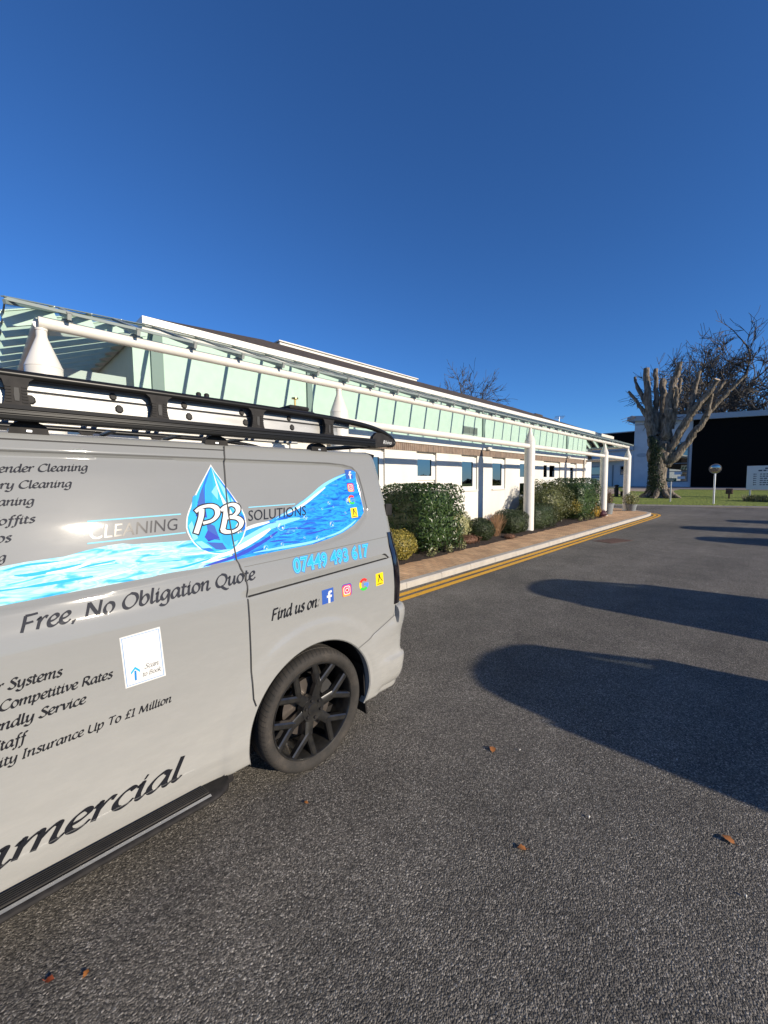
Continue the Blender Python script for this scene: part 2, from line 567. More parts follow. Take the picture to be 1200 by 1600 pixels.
def structure(name, mb, mats, smooth=None):
    return tag(mb.build(name, mats, None, smooth), kind='structure')


def crspline(pts, n=6, closed=False):
    """Catmull-Rom through 2D/3D points"""
    P = [np.array(p, float) for p in pts]
    out = []
    N = len(P)
    rngs = range(N if closed else N - 1)
    for i in rngs:
        if closed:
            a, b, c, d = P[i - 1], P[i], P[(i + 1) % N], P[(i + 2) % N]
        else:
            b, c = P[i], P[i + 1]
            a = P[i - 1] if i > 0 else 2 * b - c
            d = P[i + 2] if i + 2 < N else 2 * c - b
        for k in range(n):
            t = k / n
            out.append(.5 * (2 * b + (c - a) * t + (2 * a - 5 * b + 4 * c - d) * t * t + (3 * b - a - 3 * c + d) * t ** 3))
    if not closed:
        out.append(P[-1])
    return out

# ------------------------------------------------------------------ calligraphic lettering (pen strokes, x-height = 10)
GL = {
 'a': (9.6, [[(7.6, 8.4), (5.6, 10), (2.8, 8.6), (.9, 5), (1.2, 1.5), (2.9, .2), (5.0, 1.8), (7.4, 6.6)], [(7.9, 10), (7.3, 5.2), (7.2, 1.6), (8.2, .2), (9.9, 1.6)]]),
 'b': (9.4, [[(1.9, 15.6), (1.6, 9), (1.3, 2.4), (3.2, .2), (5.8, .9), (7.9, 4.6), (7.6, 8.4), (5.8, 9.9), (3.4, 8.2), (1.7, 5)]]),
 'c': (7.6, [[(7.0, 8.4), (5.6, 10), (3.0, 9.0), (1.0, 5.4), (1.4, 1.8), (3.6, .2), (6.0, .9), (7.6, 2.6)]]),
 'd': (9.8, [[(7.6, 8.2), (5.6, 9.9), (2.8, 8.6), (.9, 5), (1.2, 1.5), (2.9, .2), (5.0, 1.8), (7.4, 6.6)], [(8.2, 15.8), (7.5, 8), (7.2, 1.8), (8.2, .2), (10, 1.6)]]),
 'e': (7.9, [[(1.5, 4.6), (4.4, 5.3), (6.5, 7.2), (6.2, 9.4), (4.4, 10), (2.0, 8.2), (.9, 4.8), (1.6, 1.4), (3.8, .2), (6.2, 1.0), (7.7, 2.8)]]),
 'f': (6.6, [[(7.6, 14.6), (6.4, 15.8), (4.6, 14.6), (3.9, 10), (3.3, 2), (2.6, -3.4), (.9, -5.2), (-.8, -4.2)], [(1.0, 9.5), (6.6, 9.5)]]),
 'g': (9.4, [[(7.6, 8.4), (5.6, 10), (2.8, 8.6), (.9, 5.2), (1.4, 2.0), (3.2, 1.0), (5.4, 2.8), (7.4, 6.8)], [(7.9, 10), (7.4, 3), (6.8, -2.6), (4.6, -5.0), (1.4, -4.6), (-.2, -3.0)]]),
 'i': (4.8, [[(.4, 7.8), (1.6, 9.6), (2.1, 9.0), (1.6, 3.4), (2.0, .6), (3.2, .3), (4.9, 2.2)], [(2.4, 13.0), (3.2, 12.6)]]),
 'k': (9.2, [[(1.9, 15.6), (1.3, 8), (.9, .1)], [(7.4, 9.4), (5.6, 9.9), (1.4, 4.6)], [(2.4, 5.6), (5.2, 2.4), (7.4, .2), (9.2, 1.4)]]),
 'l': (4.6, [[(2.3, 15.6), (1.7, 8), (1.4, 2.2), (2.2, .2), (3.4, .6), (4.6, 2.0)]]),
 'm': (14.8, [[(.4, 7.8), (1.5, 9.7), (2.0, 8.8), (1.2, .1)], [(1.5, 4.6), (4.0, 8.6), (6.0, 9.9), (7.0, 8.8), (6.2, .1)], [(6.6, 4.6), (9.2, 8.6), (11.2, 9.9), (12.2, 8.8), (11.5, 2.6), (12.0, .4), (13.2, .4), (14.9, 2.2)]]),
 'n': (10.2, [[(.4, 7.8), (1.5, 9.7), (2.0, 8.8), (1.2, .1)], [(1.5, 4.6), (4.2, 8.6), (6.4, 9.9), (7.5, 8.8), (6.8, 2.6), (7.3, .4), (8.5, .4), (10.2, 2.2)]]),
 'o': (9.0, [[(4.6, 10), (2.2, 8.6), (.9, 5), (1.6, 1.4), (4.0, .1), (6.6, 1.8), (7.8, 5.4), (6.9, 8.8), (4.6, 10), (3.6, 9.8)]]),
 'p': (9.6, [[(.4, 7.8), (1.5, 9.7), (2.0, 8.8), (1.2, 0), (.6, -5)], [(1.5, 4.6), (4.0, 8.4), (6.2, 10), (7.8, 8.0), (7.4, 3.8), (5.4, .8), (3.0, .2), (1.4, 1.6)]]),
 'r': (7.0, [[(.4, 7.8), (1.5, 9.7), (2.0, 8.8), (1.2, .1)], [(1.5, 4.6), (3.6, 8.4), (5.4, 10), (7.0, 9.2)]]),
 's': (7.0, [[(6.4, 8.8), (4.8, 10), (2.6, 9.2), (2.2, 7.4), (4.0, 5.4), (5.6, 3.4), (5.0, 1.0), (2.8, .1), (.6, 1.2)]]),
 't': (5.8, [[(3.0, 13.0), (2.0, 6), (1.9, 1.8), (2.8, .2), (4.2, .6), (5.8, 2.2)], [(.3, 9.5), (5.4, 9.5)]]),
 'u': (10.2, [[(.4, 7.8), (1.6, 9.7), (2.1, 8.6), (1.4, 3.0), (2.2, .4), (4.0, .6), (6.2, 3.6), (7.4, 7)], [(8.0, 10), (7.3, 4), (7.4, .8), (8.6, .4), (10.2, 2.2)]]),
 'v': (8.6, [[(.3, 8.2), (1.5, 9.8), (2.4, 8.4), (3.0, 3.6), (3.2, .3)], [(3.2, .3), (6.2, 4), (7.8, 7.6), (7.4, 9.8)]]),
 'y': (9.4, [[(.4, 7.8), (1.6, 9.7), (2.1, 8.6), (1.6, 3.4), (2.6, .8), (4.4, 1.2), (6.4, 4.2), (7.4, 7)], [(8.0, 10), (7.4, 3), (6.6, -2.6), (4.4, -5.0), (1.4, -4.6), (-.2, -3.0)]]),
 'C': (12.4, [[(11.8, 12.2), (9.6, 14.4), (6.2, 14.2), (2.8, 11), (1.2, 6.2), (2.4, 1.8), (5.8, .1), (9.4, .9), (11.8, 3.2)]]),
 'S': (9.4, [[(9.0, 12.6), (6.8, 14.5), (3.8, 13.6), (2.8, 11.0), (5.0, 8.2), (7.4, 5.4), (7.2, 2.0), (4.4, .1), (1.8, .6), (.2, 2.6)]]),
 'F': (9.6, [[(2.4, 14), (1.9, 7), (1.2, .1)], [(2.2, 14), (5.6, 14), (9.8, 14.4)], [(1.8, 7.6), (4.6, 7.6), (7.6, 8.0)]]),
 'N': (13.6, [[(1.2, .1), (1.9, 7), (2.4, 14)], [(2.4, 14), (6.2, 7), (10.2, .2)], [(10.2, .2), (10.8, 7), (11.6, 14.4)]]),
 'O': (14.0, [[(7.6, 14.4), (3.8, 12.4), (1.3, 7.2), (2.4, 2.0), (6.0, .1), (10.2, 2.4), (12.6, 7.6), (11.4, 12.4), (7.6, 14.4), (6.4, 14.2)]]),
 'Q': (14.0, [[(7.6, 14.4), (3.8, 12.4), (1.3, 7.2), (2.4, 2.0), (6.0, .1), (10.2, 2.4), (12.6, 7.6), (11.4, 12.4), (7.6, 14.4), (6.4, 14.2)], [(6.4, 1.2), (9.0, -1.8), (12.4, -4.0), (14.8, -3.4)]]),
 'R': (11.6, [[(2.4, 14), (1.9, 7), (1.2, .1)], [(1.4, 13.4), (4.4, 14.4), (8.4, 13.2), (8.4, 9.6), (5.4, 7.4), (2.6, 7.2)], [(4.6, 7.2), (7.4, 3.6), (9.6, .4), (11.6, .6)]]),
 'I': (5.6, [[(3.2, 14.2), (2.4, 7), (1.8, .1)], [(1.4, 14.2), (5.2, 14.2)], [(.2, .2), (3.8, .2)]]),
 'U': (13.0, [[(2.4, 14.2), (1.6, 8), (1.5, 2.8), (4.0, .2), (7.8, .8), (10.2, 4.4), (11.2, 14.2)], [(11.2, 14.2), (10.4, 6), (10.4, .8), (12.4, .6)]]),
 'T': (10.6, [[(5.8, 13.8), (5.0, 7), (4.2, .1)], [(.6, 12.6), (2.0, 14.0), (6.0, 13.8), (10.8, 14.4)]]),
 'M': (16.4, [[(.8, .1), (2.4, 7), (3.4, 14)], [(3.4, 14), (5.6, 7), (7.4, .6)], [(7.4, .6), (10.4, 7), (13.2, 14)], [(13.2, 14), (13.2, 7), (13.4, .8), (15.4, .6)]]),
 'B': (11.0, [[(2.4, 14), (1.9, 7), (1.2, .2)], [(1.4, 13.4), (4.4, 14.4), (8.2, 13.4), (8.0, 9.8), (4.6, 7.6), (2.6, 7.4)], [(4.0, 7.6), (8.2, 7.0), (9.4, 3.8), (7.0, .8), (3.8, .1), (1.2, .4)]]),
 'P': (11.0, [[(3.0, 14), (2.2, 7), (1.4, 0)], [(1.2, 12.8), (5.0, 14.4), (9.4, 13.0), (9.4, 9.0), (6.0, 6.6), (2.4, 6.0)]]),
 'W': (17.0, [[(1, 14), (3.0, 7), (4.4, .4)], [(4.4, .4), (7.0, 7), (9.2, 13.4)], [(9.2, 13.4), (10.4, 7), (11.6, .4)], [(11.6, .4), (14.6, 8), (16.4, 14.4)]]),
 'L': (9.4, [[(2.6, 14.2), (1.9, 7), (1.4, .5), (4.4, .2), (8.8, .6)]]),
 '1': (6.6, [[(1.0, 12.0), (3.9, 14.2), (3.3, 7), (2.8, .1)], [(.6, .2), (5.4, .2)]]),
 '\u00a3': (9.6, [[(8.6, 12.6), (6.8, 14.4), (4.6, 13.2), (4.0, 9), (3.4, 3.4), (1.2, .4), (4.0, 1.0), (8.4, .4)], [(1.4, 7.6), (7.0, 7.6)]]),
 ',': (4.4, [[(1.8, 1.2), (2.2, .2), (1.2, -2.4)]]),
 ':': (4.6, [[(1.6, 1.0), (2.4, .6)], [(2.4, 8.4), (3.2, 8.0)]]),
 '&': (12.0, [[(11, 7), (8.4, 2), (4.4, .1), (1.4, 1.6), (2.2, 5), (6.2, 8.4), (7.8, 11.6), (6, 14.2), (3.8, 12.6), (4.4, 9), (7.6, 3.6), (11, .4)]]),
 ' ': (5.2, []),
}


def text_width(s):
    return sum(GL[c][0] for c in s)


def stroke_quads(pts, w, t, th=math.radians(38), grow=0.0, n=5):
    """broad-nib stroke as a ribbon; returns (verts2d, quads)"""
    P = crspline(pts, n) if len(pts) > 2 else [np.array(p, float) for p in pts]
    if grow:
        d0 = P[0] - P[1]
        d1 = P[-1] - P[-2]
        P = [P[0] + d0 / (np.linalg.norm(d0) + 1e-9) * grow] + P + [P[-1] + d1 / (np.linalg.norm(d1) + 1e-9) * grow]
    vs = []
    N = len(P)
    for i, p in enumerate(P):
        d = P[min(i + 1, N - 1)] - P[max(i - 1, 0)]
        a = math.atan2(d[1], d[0])
        h = math.hypot(w / 2 * math.sin(a - th), t / 2) + grow
        nn = np.array((-math.sin(a), math.cos(a)))
        vs += [p + nn * h, p - nn * h]
    return vs, [(2 * i, 2 * i + 1, 2 * i + 3, 2 * i + 2) for i in range(N - 1)]


def calligraphy(s, w=2.1, t=.55, slant=.16, grow=0.0, n=5):
    """list of strokes for a string, in glyph units: [(verts, quads), ...]"""
    out, x = [], 0.0
    for c in s:
        adv, st = GL[c]
        for pts in st:
            pp = [(x + px + py * slant, py) for px, py in pts]
            out.append(stroke_quads(pp, w, t, grow=grow, n=n))
        x += adv
    return out


# ------------------------------------------------------------------ the van
VAN = empty('van', (0, 0, 0), 'grey panel van covered in dark and blue lettering, parked on double yellow lines', 'van')
VC = 2.79                                  # centre line of the van
ZT = [.20, .25, .35, .55, .8, 1.0, 1.08, 1.15, 1.22, 1.3, 1.5, 1.7, 1.78, 1.83, 1.88]
YT = [1.86, 1.84, 1.815, 1.80, 1.793, 1.795, 1.80, 1.815, 1.84, 1.853, 1.893, 1.94, 1.963, 1.980, 2.0]
_zz = np.arange(.16, 1.92, .002)
_yy = np.interp(_zz, ZT, YT)
_k = np.exp(-.5 * (np.arange(-15, 16) / 6.0) ** 2)
_k /= _k.sum()
_yy = np.convolve(np.pad(_yy, 15, mode='edge'), _k, 'valid')
REC = np.array([(-1.0, 1.779), (1.50, 1.769), (1.62, 1.760), (1.70, 1.742), (1.733, 1.69), (1.757, 1.478), (1.745, 1.43), (1.65, 1.352), (1.53, 1.315), (1.4, 1.287), (1.02, 1.268), (.86, 1.262), (.02, 1.222), (-1.0, 1.19)])


def sd_poly(x, z):
    x = np.asarray(x, float)
    z = np.asarray(z, float)
    d = np.full(x.shape, 1e9)
    inside = np.zeros(x.shape, bool)
    n = len(REC)
    for i in range(n):
        ax, az = REC[i]
        bx, bz = REC[(i + 1) % n]
        ex, ez = bx - ax, bz - az
        wx, wz = x - ax, z - az
        tt = np.clip((wx * ex + wz * ez) / (ex * ex + ez * ez), 0, 1)
        d = np.minimum(d, np.hypot(wx - ex * tt, wz - ez * tt))
        cond = (az > z) != (bz > z)
        with np.errstate(divide='ignore', invalid='ignore'):
            xi = ax + (z - az) * ex / (ez if ez != 0 else 1e-9)
        inside ^= cond & (x < xi)
    return np.where(inside, d, -d)


def sstep(a, b, v):
    t = np.clip((v - a) / (b - a), 0, 1)
    return t * t * (3 - 2 * t)


WX = (1.275, -1.66)
WZ = .345
RA = .415


def rail_z(x):
    return 1.113 + .05 * (x - .875)


def feat(x, z):
    """panel pressings: inward offset"""
    x = np.asarray(x, float)
    z = np.asarray(z, float)
    f = .015 * sstep(-.003, .015, sd_poly(x, z))
    for wx in WX:
        r = np.hypot(x - wx, z - WZ)
        f = f - .014 * sstep(.56, .50, r) * sstep(.36, .42, r)
    g = z - rail_z(x)
    gr = sstep(-.019, -.0145, g) * np.clip((.018 - g) / .032, 0, 1) * sstep(1.885, 1.86, x) * sstep(.86, .885, x)
    f = f + .013 * gr
    return f


def side_y(x, z):
    return np.interp(z, _zz, _yy) + feat(x, z)


XRZ = [.2, .5, .7, 1.08, 1.3, 1.5, 1.64, 1.83, 2.0]
XRX = [2.02, 2.015, 2.005, 1.995, 1.993, 1.98, 1.962, 1.945, 1.92]
CR = .085


def rear_x(z):
    return float(np.interp(z, XRZ, XRX))


rows = [(1.93, .195), (1.88, .208)]
near_rows = [(None, z) for z in np.concatenate([np.arange(.229, 1.075, .0095), np.arange(1.076, 1.185, .0035), np.arange(1.19, 1.834, .0095)])]
rows += near_rows
roofpts = crspline([(1.9835, 1.836), (2.003, 1.847), (2.035, 1.853), (2.10, 1.858), (2.25, 1.867), (2.50, 1.876), (2.79, 1.880)], 4)[1:]
rows += [(p[0], p[1]) for p in roofpts]
rows += [(2 * VC - p[0], p[1]) for p in roofpts[-2::-1]]
far_z = np.arange(1.834, .24, -.03)
rows += [(-1.0, z) for z in far_z]
rows += [(2 * VC - 1.88, .208), (2 * VC - 1.93, .195)]

FX = [-2.93, -2.90, -2.80, -2.60, -2.35, -2.05, -1.85, -1.6, -1.32, -1.1]
FZ = [.55, .80, 1.00, 1.12, 1.22, 1.31, 1.47, 1.68, 1.86, 1.88]
cols = list(np.concatenate([np.arange(-2.92, -.06, .025), np.arange(-.06, .86, .02), np.arange(.86, 1.90, .0125)]))
U_END = cols[-1]


def body_point(u, row, sy=None):
    y, z = row
    x = u
    if u > 1.0:
        x = 1.0 + (u - 1.0) * (rear_x(z) - CR - 1.0) / (U_END - 1.0)
    if y is None:
        y = float(side_y(x, z) if sy is None else sy)
    elif y == -1.0:
        y = 2 * VC - float(side_y(x, z) if sy is None else sy)
    if u < -1.1:
        zt = float(np.interp(u, FX, FZ))
        z = .25 + (z - .25) * (zt - .25) / 1.63 if z > .25 else z
        kk = 1 - .20 * max(0, (-1.9 - u) / 1.0) ** 2.2
        y = VC + (y - VC) * kk
    return [x, y, z]


NR = len(rows)
_X = np.array([[(u if u <= 1.0 else 1.0 + (u - 1.0) * (rear_x(r[1]) - CR - 1.0) / (U_END - 1.0)) for r in rows] for u in cols])
_Z = np.array([[r[1] for r in rows] for u in cols])
_SY = side_y(_X, _Z)
G = [[body_point(u, r, _SY[i, j]) for j, r in enumerate(rows)] for i, u in enumerate(cols)]
# wheel arch openings: snap the border vertices to the circle
A = np.array(G)
inside = np.zeros(A.shape[:2], bool)
for wx in WX:
    inside |= (np.hypot(A[..., 0] - wx, A[..., 2] - WZ) < RA) & (A[..., 2] < 1.2)
inside[:, :0] = False
snap = np.zeros_like(inside)
fs_keep = []
nc = len(cols)
for i in range(nc - 1):
    for j in range(NR - 1):
        q = ((i, j), (i, j + 1), (i + 1, j + 1), (i + 1, j))
        ins = [inside[a] for a in q]
        if all(ins):
            continue
        if any(ins):
            for a in q:
                if inside[a]:
                    snap[a] = True
        fs_keep.append(q)
for i, j in zip(*np.where(snap)):
    x, y, z = A[i, j]
    for wx in WX:
        d = math.hypot(x - wx, z - WZ)
        if d < RA:
            if d < 1e-4:
                continue
            x2, z2 = wx + (x - wx) * RA / d, WZ + (z - WZ) * RA / d
            if z2 < .21:
                z2 = .21
            A[i, j] = (x2, y, z2)
            if y < VC - .5 and rows[j][0] is None:
                A[i, j, 1] = float(side_y(x2, z2))
mb = MB()
mb.v = [tuple(p) for p in A.reshape(-1, 3)]
mb.f = [tuple(a[0] * NR + a[1] for a in q)[::-1] for q in fs_keep]
mb.mi = [0] * len(mb.f)
# rounded rear corners and rear face
last = [tuple(p) for p in A[-1]]
prev = last
base_i = (nc - 1) * NR
nrm = []
for j in range(NR):
    a = np.array(last[max(j - 1, 0)])
    b = np.array(last[min(j + 1, NR - 1)])
    d = (b - a)[1:]
    d /= np.linalg.norm(d) + 1e-9
    nrm.append((d[1], -d[0]))              # pointing inwards (y, z)
idx_prev = [base_i + j for j in range(NR)]
for k in range(1, 7):
    an = k / 6 * PI / 2
    ids = []
    for j in range(NR):
        x, y, z = last[j]
        ins = CR * (1 - math.cos(an))
        mb.v.append((x + CR * math.sin(an), y + nrm[j][0] * ins, z + nrm[j][1] * ins))
        ids.append(len(mb.v) - 1)
    for j in range(NR - 1):
        mb.f.append((idx_prev[j], ids[j], ids[j + 1], idx_prev[j + 1])[::-1])
        mb.mi.append(0)
    idx_prev = ids
rc = len(mb.v)
mb.v.append((2.0, VC, 1.1))
for j in range(NR):
    mb.f.append((rc, idx_prev[j], idx_prev[(j + 1) % NR])[::-1])
    mb.mi.append(0)
fc = len(mb.v)
mb.v.append((-2.93, VC, .4))
for j in range(NR):
    mb.f.append((fc, j, (j + 1) % NR))
    mb.mi.append(0)
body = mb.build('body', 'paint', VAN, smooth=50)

for sgn in (0, 1):
    for wx in WX:
        mb = MB()
        P1, P2, P3, P4, P5 = [], [], [], [], []
        for k in range(41):
            an = math.radians(-18 + 216 * k / 40)
            ca, sa = math.cos(an), math.sin(an)
            x, z = wx + RA * ca, max(WZ + RA * sa, .212)
            y = float(side_y(x, z))
            mm = (lambda q: (q[0], 2 * VC - q[1], q[2])) if sgn else (lambda q: q)
            P1.append(mm((x, y - .0005, z)))
            P2.append(mm((wx + (RA - .006) * ca, y + .006, max(WZ + (RA - .006) * sa, .212))))
            P3.append(mm((wx + (RA - .004) * ca, y + .05, max(WZ + (RA - .004) * sa, .212))))
            P4.append(mm((wx + (RA + .012) * ca, y + .055, max(WZ + (RA + .012) * sa, .205))))
            P5.append(mm((wx + (RA + .012) * ca, 2.22, max(WZ + (RA + .012) * sa, .205))))
        mb.grid([P1, P2, P3], 0)
        mb.grid([P4, P5], 1)
        c = mm((wx, 2.22, WZ))
        b = len(mb.v)
        mb.v += [c] + P5
        mb.f += [(b, b + 1 + k, b + 2 + k) for k in range(40)]
        mb.mi += [1] * 40
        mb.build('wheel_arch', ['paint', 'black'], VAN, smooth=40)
mb = MB().box(-2.6, 1.93, 1.95, 2 * VC - 1.95, .20, .24)
mb.box(-1.2, .80, 1.86, 1.95, .17, .23)
mb.build('underbody', 'black', VAN)

# ---- decals: everything printed or stuck on the near side follows side_y
def on_side(x, z, off):
    return (float(x), float(side_y(x, z)) - off, float(z))


def decal_mesh(name, bm, mats, off=.0008, zstep=.012, xstep=.06):
    """bm in (x, z, layer) coordinates -> cut into strips and laid on the van side"""
    if bm.verts:
        xs = [v.co.x for v in bm.verts]
        zs = [v.co.y for v in bm.verts]
        if zstep:
            z = math.floor(min(zs) / zstep) * zstep + zstep
            while z < max(zs):
                bmesh.ops.bisect_plane(bm, geom=bm.verts[:] + bm.edges[:] + bm.faces[:], plane_co=(0, z, 0), plane_no=(0, 1, 0))
                z += zstep
        if xstep:
            x = math.floor(min(xs) / xstep) * xstep + xstep
            while x < max(xs):
                bmesh.ops.bisect_plane(bm, geom=bm.verts[:] + bm.edges[:] + bm.faces[:], plane_co=(x, 0, 0), plane_no=(1, 0, 0))
                x += xstep
    co = np.array([tuple(v.co) for v in bm.verts])
    ys = side_y(co[:, 0], co[:, 1]) - off - co[:, 2]
    for v, c, y in zip(bm.verts, co, ys):
        v.co = (c[0], y, c[1])
    bm.normal_update()
    for f in bm.faces:
        if f.normal.y > 0:
            f.normal_flip()
        f.smooth = True
    me = bpy.data.meshes.new(name)
    bm.to_mesh(me)
    bm.free()
    for m in (mats if isinstance(mats, (list, tuple)) else [mats]):
        me.materials.append(MT[m] if isinstance(m, str) else m)
    return link(bpy.data.objects.new(name, me), VAN)


def bm_poly(bm, poly, m=0, l=0.0, holes=None):
    vs = [bm.verts.new((p[0], p[1], l)) for p in poly]
    f = bm.faces.new(vs)
    f.material_index = m
    f.normal_update()
    r = bmesh.ops.triangulate(bm, faces=[f], ngon_method='EAR_CLIP')
    for q in r['faces']:
        q.material_index = m
    return bm


def bm_quads(bm, vs, fs, m=0, l=0.0, fn=lambda p: p):
    V = [bm.verts.new((*fn(p), l)) for p in vs]
    for q in fs:
        try:
            bm.faces.new([V[i] for i in q]).material_index = m
        except ValueError:
            pass
    return bm


def ring_poly(c, r0, r1, a0=0, a1=360, n=24):
    vs, fs = [], []
    for k in range(n + 1):
        a = math.radians(a0 + (a1 - a0) * k / n)
        vs += [(c[0] + r0 * math.cos(a), c[1] + r0 * math.sin(a)), (c[0] + r1 * math.cos(a), c[1] + r1 * math.sin(a))]
    return vs, [(2 * k, 2 * k + 1, 2 * k + 3, 2 * k + 2) for k in range(n)]


def disc_poly(c, r, n=24):
    return [(c[0] + r * math.cos(2 * PI * k / n), c[1] + r * math.sin(2 * PI * k / n)) for k in range(n)]


def rrect(cx, cz, w, h, r, n=5):
    out = []
    for qx, qz, a0 in ((1, 1, 0), (-1, 1, 90), (-1, -1, 180), (1, -1, 270)):
        for k in range(n + 1):
            a = math.radians(a0 + 90 * k / n)
            out.append((cx + qx * (w / 2 - r) + r * math.cos(a), cz + qz * (h / 2 - r) + r * math.sin(a)))
    return out


def side_text(s, x0, z0, x1, z1, xh, known=None, mat_='ink', w=3.4, t=1.1, slant=.16, off=.0010, name='lettering', grow=0.0, n=5, zstep=0):
    """known = the part of s that spans x0..x1 on the panel (the rest runs off before it)"""
    known = known or s
    pre = s[:len(s) - len(known)]
    kx = (x1 - x0) / text_width(known)
    ks = xh / 10.0
    ax = x0 - text_width(pre) * kx
    sl = (z1 - z0) / (x1 - x0)
    bm = bmesh.new()
    for i, (vs, fs) in enumerate(calligraphy(s, w, t, slant, grow, n)):
        bm_quads(bm, vs, fs, 0, (i % 4) * .00012, lambda p: (ax + p[0] * kx, z0 + sl * (ax + p[0] * kx - x0) + p[1] * ks))
    return decal_mesh(name, bm, mat_, off, zstep=zstep, xstep=0)


def side_strip(name, pts, w, mat_, off=.0006, step=.015):
    P = []
    for a, b in zip(pts[:-1], pts[1:]):
        n = max(1, int(math.hypot(b[0] - a[0], b[1] - a[1]) / step))
        P += [(a[0] + (b[0] - a[0]) * k / n, a[1] + (b[1] - a[1]) * k / n) for k in range(n)]
    P.append(pts[-1])
    vs = []
    for i, p in enumerate(P):
        a, b = P[max(i - 1, 0)], P[min(i + 1, len(P) - 1)]
        d = np.array(b) - np.array(a)
        d /= np.linalg.norm(d)
        vs += [(p[0] - d[1] * w / 2, p[1] + d[0] * w / 2), (p[0] + d[1] * w / 2, p[1] - d[0] * w / 2)]
    bm = bmesh.new()
    bm_quads(bm, vs, [(2 * i, 2 * i + 1, 2 * i + 3, 2 * i + 2) for i in range(len(P) - 1)])
    return decal_mesh(name, bm, mat_, off, 0, 0)


# panel gaps and the swage shade line
JOINT = [(.870, 1.838), (.864, 1.80), (.850, 1.62), (.845, 1.511), (.851, 1.38), (.858, 1.275), (.868, 1.235), (.884, 1.20), (.886, 1.15), (.879, 1.10), (.880, .86), (.879, .66), (.882, .59), (.895, .548)]
side_strip('door_gap', JOINT, .006, 'darkgap', .0046)
side_strip('door_gap', [(-1.0, 1.818), (.866, 1.816)], .006, 'darkgap')
side_strip('door_gap', [(.888, 1.240), (1.40, 1.2605), (1.935, 1.285)], .0035, 'softline')
side_strip('swage_shadow_line', [(-1.0, 1.7795), (1.50, 1.7695), (1.62, 1.7615), (1.69, 1.748), (1.718, 1.722), (1.736, 1.69), (1.748, 1.60), (1.760, 1.478)], .006, 'softline', .0012)  # no gap here: a grey strip painting in shade along the recess edge
side_strip('door_gap', [(1.88, 1.148), (1.93, 1.152)], .0035, 'softline')
side_strip('door_gap', [(-1.0, 1.83), (-1.0, .26)], .006, 'darkgap')
# sliding door rail in its groove
side_strip('door_rail', [(x, rail_z(x) - .0155) for x in np.linspace(.886, 1.872, 12)], .0055, 'darkgap', .0012)
bm = bmesh.new()
bm_poly(bm, [(1.826, rail_z(1.826) + .013), (1.848, rail_z(1.848) + .018), (1.866, rail_z(1.866) + .010), (1.884, rail_z(1.88) - .012), (1.877, rail_z(1.876) - .016), (1.860, rail_z(1.86) + .001), (1.844, rail_z(1.844) + .009)])
decal_mesh('rail_end_cap', bm, 'black', .002)

# ---- printed water band
def P2(raw):
    return [tuple(float(q) for q in s.split(',')) for s in raw.split()]


left_top = [(-.75, 1.30), (-.4, 1.345), (-.1, 1.362), (.030, 1.372), (.098, 1.379), (.205, 1.383), (.276, 1.398), (.345, 1.408), (.393, 1.410), (.429, 1.402), (.487, 1.400), (.591, 1.396), (.688, 1.392), (.80, 1.400)]
left_bot = [(.85, 1.277), (.720, 1.266), (.378, 1.2555), (.022, 1.242), (-.4, 1.232), (-.75, 1.226)]
MT['water_pale'] = water_decal('printed pale water', [(.30, (.015, .30, .62)), (.42, (.10, .46, .68)), (.52, (.44, .62, .66)), (.60, (.22, .52, .66)), (.72, (.54, .63, .62))], 7.0)
MT['water_deep'] = water_decal('printed deep water', [(.30, (.005, .06, .38)), (.44, (.008, .17, .58)), (.54, (.02, .31, .74)), (.64, (.008, .14, .54)), (.78, (.16, .52, .78))], 12.0)
bm = bmesh.new()
bm_poly(bm, left_top + left_bot)
decal_mesh('water_graphic', bm, 'water_pale', .0008)
right = [(.845, 1.277), (1.059, 1.289), (1.316, 1.300), (1.45, 1.322), (1.545, 1.345), (1.63, 1.378), (1.70, 1.420), (1.738, 1.456), (1.735, 1.52), (1.715, 1.715), (1.700, 1.728), (1.627, 1.708), (1.55, 1.684), (1.464, 1.650), (1.40, 1.612), (1.338, 1.577), (1.231, 1.522), (1.15, 1.486), (1.072, 1.456), (.99, 1.440), (.900, 1.418), (.845, 1.372)]
bm = bmesh.new()
bm_poly(bm, right)
decal_mesh('water_graphic', bm, 'water_deep', .0009)
# pale crest and swooshes
def ribbon(bm, pts, w, m=0, l=0.0, n=6):
    P = crspline(pts, n)
    N = len(P)
    vs = []
    for i, p in enumerate(P):
        d = P[min(i + 1, N - 1)] - P[max(i - 1, 0)]
        d = d / (np.linalg.norm(d) + 1e-9)
        h = w * (math.sin(PI * (i + .35) / (N + .7)) ** .6) / 2
        vs += [(p[0] - d[1] * h, p[1] + d[0] * h), (p[0] + d[1] * h, p[1] - d[0] * h)]
    return bm_quads(bm, vs, [(2 * i, 2 * i + 1, 2 * i + 3, 2 * i + 2) for i in range(N - 1)], m, l)


